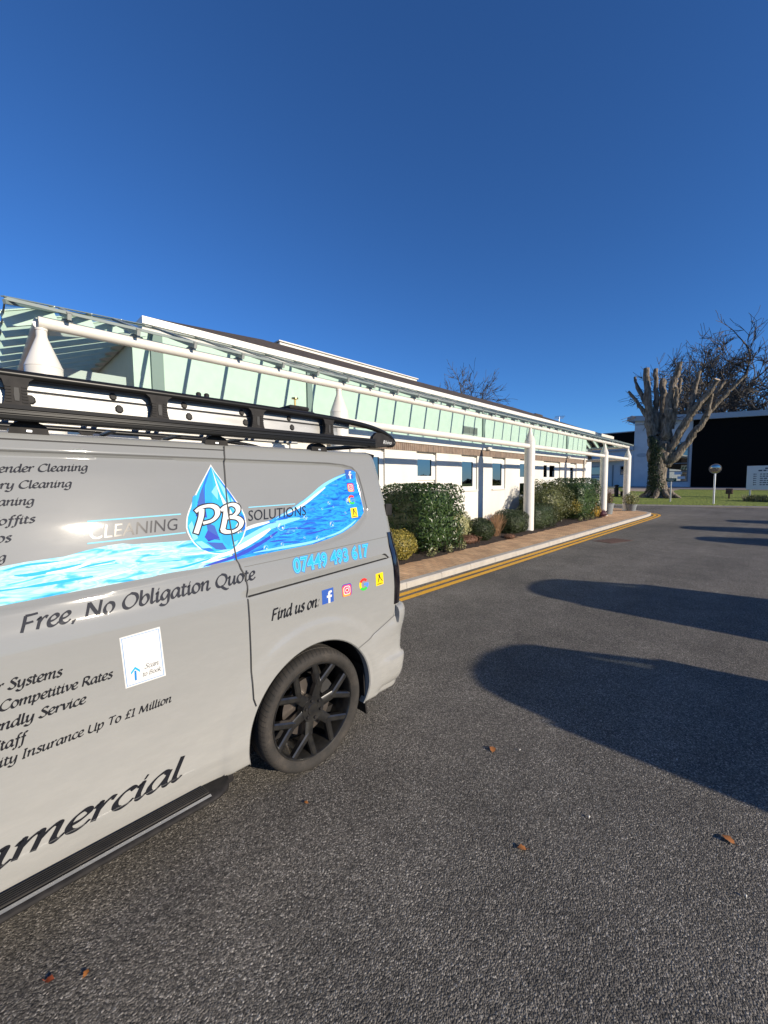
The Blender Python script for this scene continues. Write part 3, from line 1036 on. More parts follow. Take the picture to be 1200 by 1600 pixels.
bm = bmesh.new()
ribbon(bm, [(1.10, 1.460), (1.231, 1.512), (1.338, 1.566), (1.43, 1.622), (1.52, 1.664), (1.64, 1.704)], .020, 0, .0003)
ribbon(bm, [(1.16, 1.478), (1.28, 1.524), (1.38, 1.578), (1.46, 1.622)], .014, 1, .0006)
ribbon(bm, [(.80, 1.330), (.92, 1.372), (1.05, 1.418), (1.16, 1.442), (1.25, 1.452)], .030, 0, .0003)
ribbon(bm, [(.72, 1.292), (.86, 1.326), (.98, 1.372), (1.06, 1.410)], .026, 1, .0005)
ribbon(bm, [(.70, 1.270), (.86, 1.296), (1.00, 1.344), (1.10, 1.392)], .018, 2, .0007)
ribbon(bm, [(.86, 1.40), (.96, 1.43), (1.06, 1.446)], .016, 1, .0007)
ribbon(bm, [(.95, 1.30), (1.12, 1.306), (1.30, 1.312), (1.42, 1.33)], .014, 3, .0004)
ribbon(bm, [(1.35, 1.322), (1.50, 1.345), (1.60, 1.38), (1.66, 1.41)], .013, 3, .0004)
for k in range(26):
    x = random.uniform(-.6, .8)
    z = random.uniform(1.27, 1.37)
    ribbon(bm, [(x, z), (x + .06, z + random.uniform(-.004, .012)), (x + random.uniform(.12, .22), z + random.uniform(-.006, .02))], random.uniform(.004, .012), random.choice((1, 1, 0, 4)), .0004 + k * .00001)
for k in range(26):
    x = random.uniform(1.0, 1.55)
    z = random.uniform(1.33, 1.46) + max(0, x - 1.3) * .45
    ribbon(bm, [(x, z), (x + .04, z + random.uniform(-.006, .008)), (x + random.uniform(.08, .14), z + random.uniform(-.012, .012))], random.uniform(.003, .007), random.choice((2, 2, 4, 5)), .0004 + k * .00001)
decal_mesh('water_swoosh', bm, ['palecyan', 'vwhite', 'deepblue', 'palecyan', 'cyan', 'blue'], .0010, 0, 0)
# bubbles
bm = bmesh.new()
for x, z, r in ((1.125, 1.418, .024), (1.285, 1.452, .014), (1.30, 1.362, .0), (1.466, 1.402, .017), (1.262, 1.342, .007), (1.118, 1.322, .011), (1.02, 1.316, .014), (1.352, 1.330, .014), (1.468, 1.528, .011), (1.497, 1.502, .006), (1.585, 1.462, .008), (1.412, 1.495, .007), (1.625, 1.532, .024), (1.06, 1.37, .008), (1.22, 1.40, .006)):
    if r:
        vs, fs = ring_poly((x, z), r * .86, r, 0, 360, 18)
        bm_quads(bm, vs, fs, 0, .0003)
        vs, fs = ring_poly((x, z), r * .45, r * .68, 100, 200, 8)
        bm_quads(bm, vs, fs, 1, .0005)
        bm_poly(bm, disc_poly((x + r * .35, z - r * .4), r * .22, 8), 1, .0005)
decal_mesh('bubble_graphic', bm, ['palecyan', 'vwhite'], .0014, 0, 0)

# ---- faceted drop
drop = P2('.794,1.744 .762,1.695 .728,1.643 .702,1.601 .663,1.528 .651,1.500 .646,1.475 .643,1.452 .647,1.428 .656,1.402 .668,1.379 .684,1.359 .704,1.341 .729,1.327 .756,1.319 .781,1.315 .805,1.315 .838,1.322 .867,1.338 .890,1.358 .908,1.381 .922,1.408 .931,1.438 .933,1.464 .930,1.490 .920,1.520 .904,1.551 .880,1.592 .855,1.634 .830,1.677 .808,1.714')
cx_, cz_ = .79, 1.46
bm = bmesh.new()
bm_poly(bm, drop, 0, 0)
inner = [(cx_ + (x - cx_) * .955, cz_ + (z - cz_) * .968) for x, z in drop]
bm_poly(bm, inner, 1, .0003)
ap = inner[0]
shards = [
    (2, [ap, (.752, 1.640), (.742, 1.560), (.706, 1.560), (.760, 1.680)]),
    (3, [(.742, 1.640), (.742, 1.540), (.700, 1.530), (.722, 1.600)]),
    (4, [(.706, 1.556), (.740, 1.530), (.742, 1.490), (.692, 1.500)]),
    (5, [ap, (.790, 1.640), (.772, 1.540), (.745, 1.560), (.762, 1.660)]),
    (6, [(.778, 1.610), (.812, 1.652), (.805, 1.570)]),
    (7, [ap, (.822, 1.600), (.868, 1.500), (.838, 1.500), (.806, 1.640)]),
    (6, [(.806, 1.690), (.850, 1.620), (.872, 1.520), (.850, 1.560)]),
    (6, [(.872, 1.596), (.900, 1.520), (.882, 1.500), (.868, 1.540)]),
    (2, [(.812, 1.698), (.868, 1.606), (.918, 1.512), (.900, 1.528), (.850, 1.620)]),
    (2, [(.905, 1.505), (.925, 1.482), (.926, 1.452), (.908, 1.476)]),
    (3, [(.735, 1.470), (.772, 1.450), (.790, 1.380), (.740, 1.392)]),
    (4, [(.738, 1.432), (.790, 1.392), (.735, 1.380), (.720, 1.402)]),
    (3, [(.725, 1.378), (.800, 1.366), (.820, 1.328), (.765, 1.340)]),
    (5, [(.800, 1.420), (.850, 1.392), (.830, 1.345), (.805, 1.372)]),
    (6, [(.676, 1.385), (.705, 1.385), (.750, 1.348), (.715, 1.340)]),
    (6, [(.655, 1.46), (.672, 1.48), (.690, 1.40), (.668, 1.390)]),
    (7, [(.882, 1.400), (.905, 1.440), (.902, 1.470), (.874, 1.440)]),
    (2, [(.915, 1.462), (.928, 1.452), (.922, 1.420), (.906, 1.410)]),
    (2, [(.694, 1.352), (.738, 1.350), (.758, 1.334), (.728, 1.336)]),
    (3, [(.862, 1.372), (.882, 1.366), (.858, 1.352)]),
    (6, [(.845, 1.345), (.868, 1.352), (.880, 1.372), (.852, 1.362)]),
    (6, [(.760, 1.330), (.80, 1.322), (.85, 1.332), (.80, 1.334)]),
    (5, [(.690, 1.590), (.705, 1.60), (.690, 1.52), (.672, 1.52)]),
]
for i, (m, p) in enumerate(shards):
    bm_poly(bm, p, m, .0005 + i * .00002)
decal_mesh('drop_emblem', bm, ['vwhite', 'cyan', 'blue', 'fblue', 'purple', 'sky', 'palecyan', 'vwhite'], .0014)

# initials on the drop
def big_letters(grow, mat_, off, name):
    bm = bmesh.new()
    pz = [[(.722, 1.532), (.716, 1.500), (.700, 1.460), (.684, 1.424)],
          [(.694, 1.522), (.722, 1.540), (.765, 1.545), (.792, 1.530), (.790, 1.500), (.764, 1.476), (.722, 1.466)]]
    bz = [[(.838, 1.534), (.832, 1.500), (.816, 1.450), (.806, 1.424)],
          [(.812, 1.520), (.836, 1.538), (.872, 1.546), (.896, 1.532), (.892, 1.508), (.866, 1.488), (.838, 1.482)],
          [(.852, 1.486), (.888, 1.478), (.906, 1.458), (.894, 1.432), (.862, 1.416), (.826, 1.416), (.804, 1.428)]]
    for i, s in enumerate(pz + bz):
        vs, fs = stroke_quads(s, .022, .010, math.radians(20), grow, 6)
        bm_quads(bm, vs, fs, 0, i * .00008)
    decal_mesh(name, bm, mat_, off, 0, 0)


big_letters(.0075, 'ink', .0024, 'initials_outline')
big_letters(.0015, 'vwhite', .0030, 'initials')

# ---- cursive lettering
side_text('Render Cleaning', .152, 1.700, .304, 1.706, .0190, 'Cleaning')
side_text('Conservatory Cleaning', .095, 1.639, .248, 1.642, .0188, 'Cleaning')
side_text('Cleaning', -.016, 1.579, .134, 1.580, .0188, 'Cleaning')
side_text('Soffits', .012, 1.5125, .131, 1.515, .0188)
side_text('Patios', -.048, 1.453, .064, 1.454, .0200)
side_text('Cleaning', -.104, 1.389, .047, 1.390, .0188, 'Cleaning')
side_text('Free, No Obligation Quote', .064, 1.146, .933, 1.175, .037, w=3.0, t=1.2, n=9, off=.0014)
side_text('Water Systems', .024, .970, .165, .966, .0235, 'Systems')
side_text('Competitive Rates', -.002, .904, .314, .905, .0225)
side_text('Friendly Service', -.075, .839, .227, .840, .0225)
side_text('Staff', -.028, .773, .056, .773, .0225)
side_text('Liability Insurance Up To \u00a31 Million', .044, .716, .517, .724, .0215, 'Insurance Up To \u00a31 Million', w=3.0)
side_text('Commercial', -.008, .357, .545, .354, .064, 'mercial', w=2.9, t=1.0, slant=.22, n=14, off=.0016, zstep=.006)
side_text('Find us on:', .997, .950, 1.296, .961, .040, w=3.6, t=1.3)

# ---- upright lettering from the built-in font
def font_bm(s, x0, z0, x1, z1, h, shear=.0, offset=0.0, m=0, l=0.0, bm=None, ref=None):
    """ref = (xmin, width, height) from the plain letters so outlines stay registered"""
    cu = bpy.data.curves.new('lettering', 'FONT')
    cu.body = s
    cu.shear = shear
    cu.offset = offset
    cu.resolution_u = 3
    o = bpy.data.objects.new('lettering', cu)
    me = bpy.data.meshes.new_from_object(o)
    co = np.array([v.co[:2] for v in me.vertices])
    if ref is None:
        ref = (co[:, 0].min(), np.ptp(co[:, 0]), max(co[:, 1].max(), .5))
    kx, kz = (x1 - x0) / ref[1], h / ref[2]
    bm = bm or bmesh.new()
    V = []
    for x, z in co:
        xx = x0 + (x - ref[0]) * kx
        V.append(bm.verts.new((xx, z0 + (z1 - z0) * (xx - x0) / (x1 - x0) + z * kz, l)))
    for p in me.polygons:
        try:
            bm.faces.new([V[i] for i in p.vertices]).material_index = m
        except ValueError:
            pass
    bpy.data.objects.remove(o)
    bpy.data.curves.remove(cu)
    bpy.data.meshes.remove(me)
    return bm, ref


bm, _ = font_bm('CLEANING', .289, 1.437, .612, 1.446, .051, .18)
decal_mesh('lettering', bm, 'inkgrey', .0012, .02, .05)
bm, _ = font_bm('SOLUTIONS', .945, 1.459, 1.298, 1.466, .053, .18)
decal_mesh('lettering', bm, 'ink', .0026, .02, .05)
bm, rf = font_bm('07449 493 617', 1.160, 1.168, 1.716, 1.184, .072, .10, .008)
b2, _ = font_bm('07449 493 617', 1.160, 1.168, 1.716, 1.184, .072, .10, .072, ref=rf)
b3, _ = font_bm('07449 493 617', 1.160, 1.168, 1.716, 1.184, .072, .10, .034, ref=rf)
decal_mesh('phone_number_outline', b2, 'phoneblue', .0012, .02, .05)
decal_mesh('phone_number_highlight', b3, 'palecyan', .0016, .02, .05)
decal_mesh('phone_number', bm, 'cyan', .0020, .02, .05)
side_strip('cyan_rule', [(.285, 1.507), (.629, 1.514)], .0055, 'palecyan', .0012)
side_strip('cyan_rule', [(.278, 1.4225), (.640, 1.430)], .0055, 'palecyan', .0014)
side_strip('cyan_rule', [(.954, 1.5275), (1.233, 1.5325)], .0050, 'palecyan', .0014)
side_strip('cyan_rule', [(1.10, 1.448), (1.305, 1.452)], .0030, 'palecyan', .0022)

# ---- social media squares
def logo_f(cx, cz, s, off):
    bm = bmesh.new()
    bm_poly(bm, [(cx - s / 2, cz - s / 2), (cx + s / 2, cz - s / 2 + .003), (cx + s / 2, cz + s / 2 + .003), (cx - s / 2, cz + s / 2)], 0, 0)
    a = s / 100
    q = lambda x, z: (cx + x * a, cz + z * a)
    bm_poly(bm, [q(2, -50), q(20, -50), q(20, -10), q(33, -10), q(35, 6), q(20, 6), q(20, 16), q(24, 22), q(36, 22), q(36, 36), q(22, 37), q(8, 32), q(2, 20), q(2, 6), q(-10, 6), q(-10, -10), q(2, -10)], 1, .0004)
    decal_mesh('social_logo', bm, ['fblue', 'vwhite'], off)


def logo_cam(cx, cz, s, off):
    bm = bmesh.new()
    for i, (m, k) in enumerate(((0, 1.0), (1, .93), (2, .86), (3, .78))):
        dz = (1 - k) * s * -.42
        bm_poly(bm, rrect(cx + dz * .5, cz + dz, s * k, s * k, s * .22 * k), m, i * .00012)
    bm_poly(bm, rrect(cx, cz, s * .70, s * .70, s * .2), 4, .0007)
    bm_poly(bm, rrect(cx, cz, s * .56, s * .56, s * .14), 1, .0009)
    bm_poly(bm, disc_poly((cx, cz), s * .185, 18), 4, .0011)
    bm_poly(bm, disc_poly((cx, cz), s * .115, 16), 2, .0013)
    bm_poly(bm, disc_poly((cx + s * .185, cz + s * .185), s * .042, 8), 4, .0011)
    decal_mesh('social_logo', bm, ['purple', 'pink', 'red', 'orange', 'vwhite'], off)


def logo_g(cx, cz, s, off):
    bm = bmesh.new()
    r0, r1 = s * .30, s * .52
    for m, a0, a1 in ((0, 40, 150), (1, 150, 215), (2, 215, 318), (3, 318, 360)):
        vs, fs = ring_poly((cx, cz), r0, r1, a0, a1, 12)
        bm_quads(bm, vs, fs, m, .0001 * m)
    bm_poly(bm, [(cx, cz - s * .11), (cx + s * .51, cz - s * .11), (cx + s * .51, cz + s * .10), (cx, cz + s * .10)], 3, .0005)
    decal_mesh('social_logo', bm, ['red', 'gyellow', 'ggreen', 'gblue'], off)


def logo_y(cx, cz, s, off):
    bm = bmesh.new()
    bm_poly(bm, [(cx - s * .43, cz - s / 2), (cx + s * .43, cz - s / 2 + .003), (cx + s * .43, cz + s / 2 + .003), (cx - s * .43, cz + s / 2)], 0, 0)
    a = s / 100
    q = lambda x, z: (cx + x * a, cz + z * a)
    for i, p in enumerate(([q(-14, 40), q(2, 44), q(8, 18), q(-8, 16)], [q(-4, 22), q(8, 18), q(34, -18), q(28, -22)], [q(-10, 20), q(0, 18), q(-6, -4), q(-14, -24), q(-20, -22)],
                           [q(-30, -34), q(30, -32), q(30, -38), q(-30, -41)])):
        bm_poly(bm, p, 1, .0004 + .0001 * i)
    decal_mesh('social_logo', bm, ['gyellow', 'ink'], off)


logo_f(1.357, 1.002, .082, .0010)
logo_cam(1.499, 1.009, .074, .0010)
logo_g(1.637, 1.017, .074, .0010)
logo_y(1.775, 1.024, .078, .0010)
logo_f(1.664, 1.701, .058, .0020)
logo_cam(1.660, 1.619, .056, .0020)
logo_g(1.652, 1.540, .056, .0020)
logo_y(1.655, 1.457, .062, .0020)

# ---- white booking card (code left out), arrow and two words
bm = bmesh.new()
card = [(.345, 1.052), (.489, 1.059), (.501, .846), (.355, .845)]
bm_poly(bm, card, 0, 0)
ins = [(.352, 1.045), (.483, 1.051), (.493, .853), (.361, .852)]
for a, b in zip(ins, ins[1:] + ins[:1]):
    d = np.array(b) - np.array(a)
    d /= np.linalg.norm(d)
    nn = np.array((-d[1], d[0])) * .0009
    bm_poly(bm, [tuple(np.array(a) - nn), tuple(np.array(b) - nn), tuple(np.array(b) + nn), tuple(np.array(a) + nn)], 1, .0003)
bm_poly(bm, [(.388, .866), (.395, .866), (.395, .905), (.388, .905)], 2, .0004)
bm_poly(bm, [(.376, .894), (.3915, .912), (.408, .894), (.408, .904), (.3915, .922), (.376, .904)], 3, .0006)
decal_mesh('booking_card', bm, ['vwhite', 'phoneblue', 'phoneblue', 'cyan'], .0010)
side_text('Scan', .424, .902, .476, .904, .0125, mat_='ink', w=1.3, t=.9, off=.0016)
side_text('to Book', .415, .872, .484, .875, .0120, mat_='ink', w=1.3, t=.9, off=.0016)

# ---- corner path of the van (plan view) for lamp and bumper
def corner_path(z, x0, n_side=8, n_arc=8, rear=.35, out=0.0, outr=None):
    """points from the side at x0 round the rear corner and along the rear face"""
    outr = out if outr is None else outr
    xe = rear_x(z) - CR
    yb = float(side_y(min(xe, 1.9), z))
    P = []
    for k in range(n_side):
        x = x0 + (xe - x0) * k / n_side
        P.append((x, float(side_y(x, z)) - out, z))
    for k in range(n_arc + 1):
        a = k / n_arc * PI / 2
        o = out + (outr - out) * k / n_arc
        P.append((xe + (CR + o) * math.sin(a), yb + CR - (CR + o) * math.cos(a), z))
    P.append((rear_x(z) + outr, yb + CR + rear, z))
    return P


for mir in (0, 1):
    mb = MB()
    G = []
    zs = np.concatenate([[.832, .838], np.linspace(.85, 1.30, 22), [1.308, 1.313]])
    for z in zs:
        e = .011 * math.sin(PI * np.clip((z - .80) / .54, .0, 1)) ** .35
        x0 = 1.905 + .012 * math.sin((z - .83) / .48 * PI)
        p = corner_path(z, x0, 4, 8, .07, e, e + .012 * sstep(.83, .95, z) * sstep(1.31, 1.2, z))
        p = [(p[0][0], p[0][1] + e + .004, z)] + p
        if mir:
            p = [(a, 2 * VC - b, c) for a, b, c in p]
        G.append(p)
    mb.grid(G, 0, flip=not mir)
    mb.build('tail_lamp', 'lens', VAN, smooth=35)


def bumper_line(x):
    return float(np.interp(x, [1.58, 1.752, 1.93], [.632, .690, .752]))


mb = MB()
ZB = [.262, .285, .31, .35, .40, .44, .462, .472, .485, .51, .56, .62, .67, .71, .75, .785, .81, .822, .828]
OB = [-.012, .010, .020, .026, .030, .033, .030, .016, .006, .003, .004, .010, .022, .032, .038, .038, .028, .010, -.03]
for mir in (0, 1):
    G = []
    for z, o in zip(ZB, OB):
        xs = WX[0] + math.sqrt(max((RA + .012) ** 2 - (z - WZ) ** 2, 0))
        # along the side the part ends at the shut line
        x0 = max(xs, float(np.interp(z, [.60, .632, .690, .752, .83], [1.40, 1.58, 1.752, 1.90, 1.93])))
        p = corner_path(z, x0, 10, 8, VC - 1.8, o, o + .012)
        q = []
        for i, (a, b, c) in enumerate(p):
            if i < 10:
                f = sstep(x0 + .02, max(x0 + .16, 1.9), a)
                b = float(side_y(a, z)) - .003 - max(o, -.01) * f
                if i == 0:
                    b += .006
            q.append((a, 2 * VC - b if mir else b, c))
        G.append(q)
    mb.grid(G, 0, flip=not mir)
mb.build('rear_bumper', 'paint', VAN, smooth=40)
side_strip('bumper_shut_line', [(1.575, .632), (1.752, .692), (1.915, .757)], .0035, 'softline', .004)

mb = MB()
P = []
for k in range(13):
    t = k / 12
    P.append([(1.668 + .020 * t - .006 * math.sin(t * 3), 1.845, .47 - .335 * t), (1.668 + .020 * t, 2.07, .47 - .335 * t)])
mb.grid(P, 0)
mb.grid([[(x + .012, y, z) for x, y, z in r] for r in P], 0, flip=True)
mb.grid([[r[0] for r in P], [(r[0][0] + .012, r[0][1], r[0][2]) for r in P]], 0)
mb.grid([[P[-1][0], P[-1][1]], [(P[-1][0][0] + .012, P[-1][0][1], P[-1][0][2]), (P[-1][1][0] + .012, P[-1][1][1], P[-1][1][2])]], 0)
mb.build('mud_flap', 'black', VAN, smooth=50)

# running board
mb = MB()
prof = [(1.835, .248), (1.755, .262), (1.735, .264), (1.722, .262), (1.714, .256), (1.712, .246), (1.720, .236), (1.78, .225), (1.835, .222)]
rib = []
x0, x1 = -1.25, .640
G = [[(x, y, z) for y, z in prof] for x in (x0, x1)]
for k in range(1, 7):
    a = k / 6 * PI / 2
    G.append([(x1 + .11 * math.sin(a), y + (1.835 - y) * (1 - math.cos(a)) * .8, z - .012 * k / 6) for y, z in prof])
mb.grid(G, 0, flip=True)
mb.add(G[-1], [tuple(range(len(prof)))[::-1]], 0)
sb = mb.build('running_board', 'black', VAN, smooth=40)
mb = MB()
for k in range(6):
    y = 1.752 + k * .013
    z = float(np.interp(y, [1.755, 1.835], [.262, .248]))
    mb.box(x0, x1, y, y + .006, z, z + .005)
mb.build('tread_rib', 'rubber', sb)
mb = MB()
mb.grid([[(x, y, z) for y, z in ((1.7375, .2668), (1.730, .2672), (1.722, .2655))] for x in (x0, x1)], 0, flip=True)
mb.build('edge_trim', 'steel', sb, smooth=40)

# ---- wheels
def tyre_material():
    k = NT('tyre rubber')
    tc = k.n('TexCoord')
    s = k.n('SeparateXYZ', {0: tc.outputs['Object']})
    ang = k.math('ARCTAN2', s.outputs[2], s.outputs[0])
    rad = k.math('SQRT', k.math('ADD', k.math('MULTIPLY', s.outputs[0], s.outputs[0]), k.math('MULTIPLY', s.outputs[2], s.outputs[2])))
    saw = k.math('FRACT', k.math('ADD', k.math('MULTIPLY', ang, 78 / (2 * PI)), k.math('MULTIPLY', s.outputs[1], 9.0)))
    cut = k.math('LESS_THAN', saw, .16)
    shoulder = k.n('MapRange', {0: rad, 1: .322, 2: .332, 3: 0.0, 4: 1.0}).outputs[0]
    cut = k.math('MULTIPLY', cut, shoulder)
    nz = k.n('TexNoise', {'Vector': tc.outputs['Object'], 'Scale': 8.0, 'Detail': 8.0, 'Roughness': .65}).outputs[0]
    fine = k.n('TexNoise', {'Vector': tc.outputs['Object'], 'Scale': 120.0, 'Detail': 3.0}).outputs[0]
    c = k.ramp(k.math('ADD', k.math('MULTIPLY', nz, .75), k.math('MULTIPLY', fine, .25)), [(.35, (.017, .016, .014)), (.55, (.036, .031, .026)), (.72, (.075, .063, .05))])
    rings = k.math('SINE', k.math('MULTIPLY', rad, 900.0))
    h = k.math('SUBTRACT', k.math('MULTIPLY', rings, .04), k.math('MULTIPLY', cut, 1.0))
    bp = k.n('Bump', {'Height': h, 'Strength': .8, 'Distance': .004})
    c = k.mix(cut, c, (.010, .010, .010))
    k.set(Base_Color=c, Roughness=.85, Normal=bp.outputs[0])
    return k.m


MT['tyre'] = tyre_material()
mb = MB()
TY = [(.258, .030), (.270, .010), (.276, .006), (.284, -.004), (.300, -.010), (.316, -.010), (.328, -.003), (.337, .010), (.342, .026), (.3435, .045), (.338, .047), (.338, .053), (.3445, .055), (.345, .098), (.339, .100), (.339, .108), (.345, .110),
      (.345, .145), (.339, .147), (.339, .155), (.3445, .157), (.3435, .200), (.342, .215), (.330, .235), (.30, .245), (.27, .235), (.258, .22)]
mb.lathe([(r, h) for r, h in TY], 96, 0, 'y')
tyre_me = mb.build('tyre', 'tyre', None, smooth=40)
mb = MB()
# rim lip and barrel
mb.lathe([(.262, .034), (.272, .012), (.2745, .008), (.271, .004), (.265, .006), (.261, .014), (.257, .030), (.250, .060), (.244, .12), (.246, .20)], 72, 0, 'y')
# hub
mb.lathe([(.0, .026), (.034, .026), (.037, .030), (.048, .030), (.072, .026), (.078, .040), (.078, .075)], 36, 0, 'y')
for k in range(6):
    a0 = math.radians(73 + 60 * k)
    hub = (.062 * math.cos(a0), .062 * math.sin(a0))
    sp = (.138 * math.cos(a0 + .05), .138 * math.sin(a0 + .05))
    for da, rr in ((-.24, .258), (.30, .258)):
        tip = (rr * math.cos(a0 + da), rr * math.sin(a0 + da))
        for (p, q, w0, w1, y0, y1) in ((hub, sp, .058, .050, .030, .016), (sp, tip, .037, .036, .016, .010))[(1 if da > 0 else 0):]:
            d = np.array(q) - np.array(p)
            L = np.linalg.norm(d)
            d /= L
            nn = np.array((-d[1], d[0]))
            p2 = np.array(p) - d * .004
            q2 = np.array(q) + d * .006
            vs = []
            for c, w, y in ((p2, w0, y0), (q2, w1, y1)):
                for sx, dy in ((-.5, .034), (-.5, .006), (-.28, 0), (.28, 0), (.5, .006), (.5, .034)):
                    vs.append((c[0] + nn[0] * w * sx, y + dy, c[1] + nn[1] * w * sx))
            mb.add(vs, [(i, i + 1, 7 + i, 6 + i) for i in range(5)] + [(11, 6, 0, 5)])
rim_o = mb.build('rim', 'rim', None, smooth=30)
lugs = []
for k in range(6):
    a0 = math.radians(43 + 60 * k)
    c = (.053 * math.cos(a0), 0, .053 * math.sin(a0))
    mb = MB().lathe([(.0, .018), (.006, .018), (.009, .021), (.0095, .034)], 8, 0, 'y', c)
    lugs.append(mb.build('wheel_nut', 'black', None, smooth=30))
mb = MB().lathe([(.05, .09), (.165, .09), (.165, .115), (.05, .115)], 48, 0, 'y')
disc_o = mb.build('brake_disc', 'disc', None, smooth=30)
mb = MB()
for a0, a1 in ((20, 80),):
    P = [[((r) * math.cos(math.radians(a)), y, r * math.sin(math.radians(a))) for r, y in ((.10, .075), (.10, .062), (.178, .062), (.178, .13))] for a in np.linspace(a0, a1, 8)]
    mb.grid(P, 0)
cal_o = mb.build('brake_caliper', 'rubber', None, smooth=30)


def place_wheel(wx, near, rot):
    w = empty('wheel', (wx, 1.818 if near else 2 * VC - 1.818, WZ))
    w.parent = VAN
    for src in [tyre_me, rim_o, disc_o, cal_o] + lugs:
        c = src if place_wheel.first else src.copy()
        if not place_wheel.first:
            COL.objects.link(c)
        c.parent = w
        if src is rim_o or src in lugs:
            c.rotation_euler = (0, rot, 0)
    place_wheel.first = False
    if not near:
        w.rotation_euler = (0, 0, PI)


place_wheel.first = True
place_wheel(WX[0], True, math.radians(2))
place_wheel(WX[1], True, math.radians(31))
place_wheel(WX[0], False, 0)
place_wheel(WX[1], False, .4)

# ---- rear doors, windscreen and cab (seen only from the side or from behind the van)
mb = MB()
def rear_patch(y0, y1, z0, z1, o):
    return [[(rear_x(z) + o - .0, y, z) for y in (y0, y1)] for z in np.linspace(z0, z1, 6)]
mb.grid(rear_patch(2.02, 2.72, 1.32, 1.72, .006), 0)
mb.grid(rear_patch(2.86, 3.56, 1.32, 1.72, .006), 0)
mb.build('rear_window', 'pane', VAN)
mb = MB()
mb.grid(rear_patch(2.786, 2.794, .84, 1.86, .003), 0)
mb.build('door_gap', 'darkgap', VAN)
mb = MB().box(2.01, 2.024, 2.84, 3.36, .95, 1.06)
mb.build('number_plate', 'gyellow', VAN)
for z in (1.02, 1.42):
    mb = MB().box(1.93, 1.992, 1.885, 1.925, z, z + .08)
    mb.build('door_hinge', 'black', VAN, bevel=.006)
mb = MB()
mb.grid([[(1.74, y, 1.848 + .03 * math.sin((y - 1.98) / 1.62 * PI)), (1.88, y, 1.852 + .028 * math.sin((y - 1.98) / 1.62 * PI)), (1.965, y, 1.838 + .03 * math.sin((y - 1.98) / 1.62 * PI)), (1.95, y, 1.80)] for y in np.linspace(2.03, 3.55, 20)], 0)
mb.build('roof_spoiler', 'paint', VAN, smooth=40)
WSr = [r for r in rows if r[0] is not None and r[0] > 0 and r[1] > 1.85 and 2.12 < r[0] < 3.46]
mb = MB().grid([[(lambda p: (p[0] - .012, p[1], p[2] + .008))(body_point(u, r)) for r in WSr] for u in np.linspace(-2.04, -1.36, 8)], 0)
mb.build('windscreen', 'pane', VAN, smooth=60)
for far in (0, 1):
    mb = MB()
    zz_ = [r for r in rows if r[0] is None and 1.22 < r[1] < 1.76][::4]
    P = []
    for u in np.linspace(-1.92, -1.12, 8):
        row = []
        for r in zz_:
            p = body_point(u, r)
            row.append((p[0], (2 * VC - p[1] + .004) if far else p[1] - .004, p[2]))
        P.append(row)
    mb.grid(P, 0, flip=bool(far))
    mb.build('cab_window', 'pane', VAN, smooth=60)
for y in (1.98, 3.34):
    mb = MB().box(-2.96, -2.86, y, y + .26, .62, .80)
    mb.build('headlight', 'pane', VAN, bevel=.02)
mb = MB().box(-2.965, -2.9, 2.28, 3.30, .62, .80)
mb.build('grille', 'black', VAN, bevel=.01)
mb = MB().box(-3.0, -2.86, 1.96, 3.62, .24, .56)
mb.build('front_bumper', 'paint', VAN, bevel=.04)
for s in (0, 1):
    y = 1.70 if not s else 2 * VC - 1.70 - .16
    mb = MB().box(-1.99, -1.90, y, y + .16, 1.22, 1.48)
    mb.build('wing_mirror', 'paint', VAN, bevel=.03)

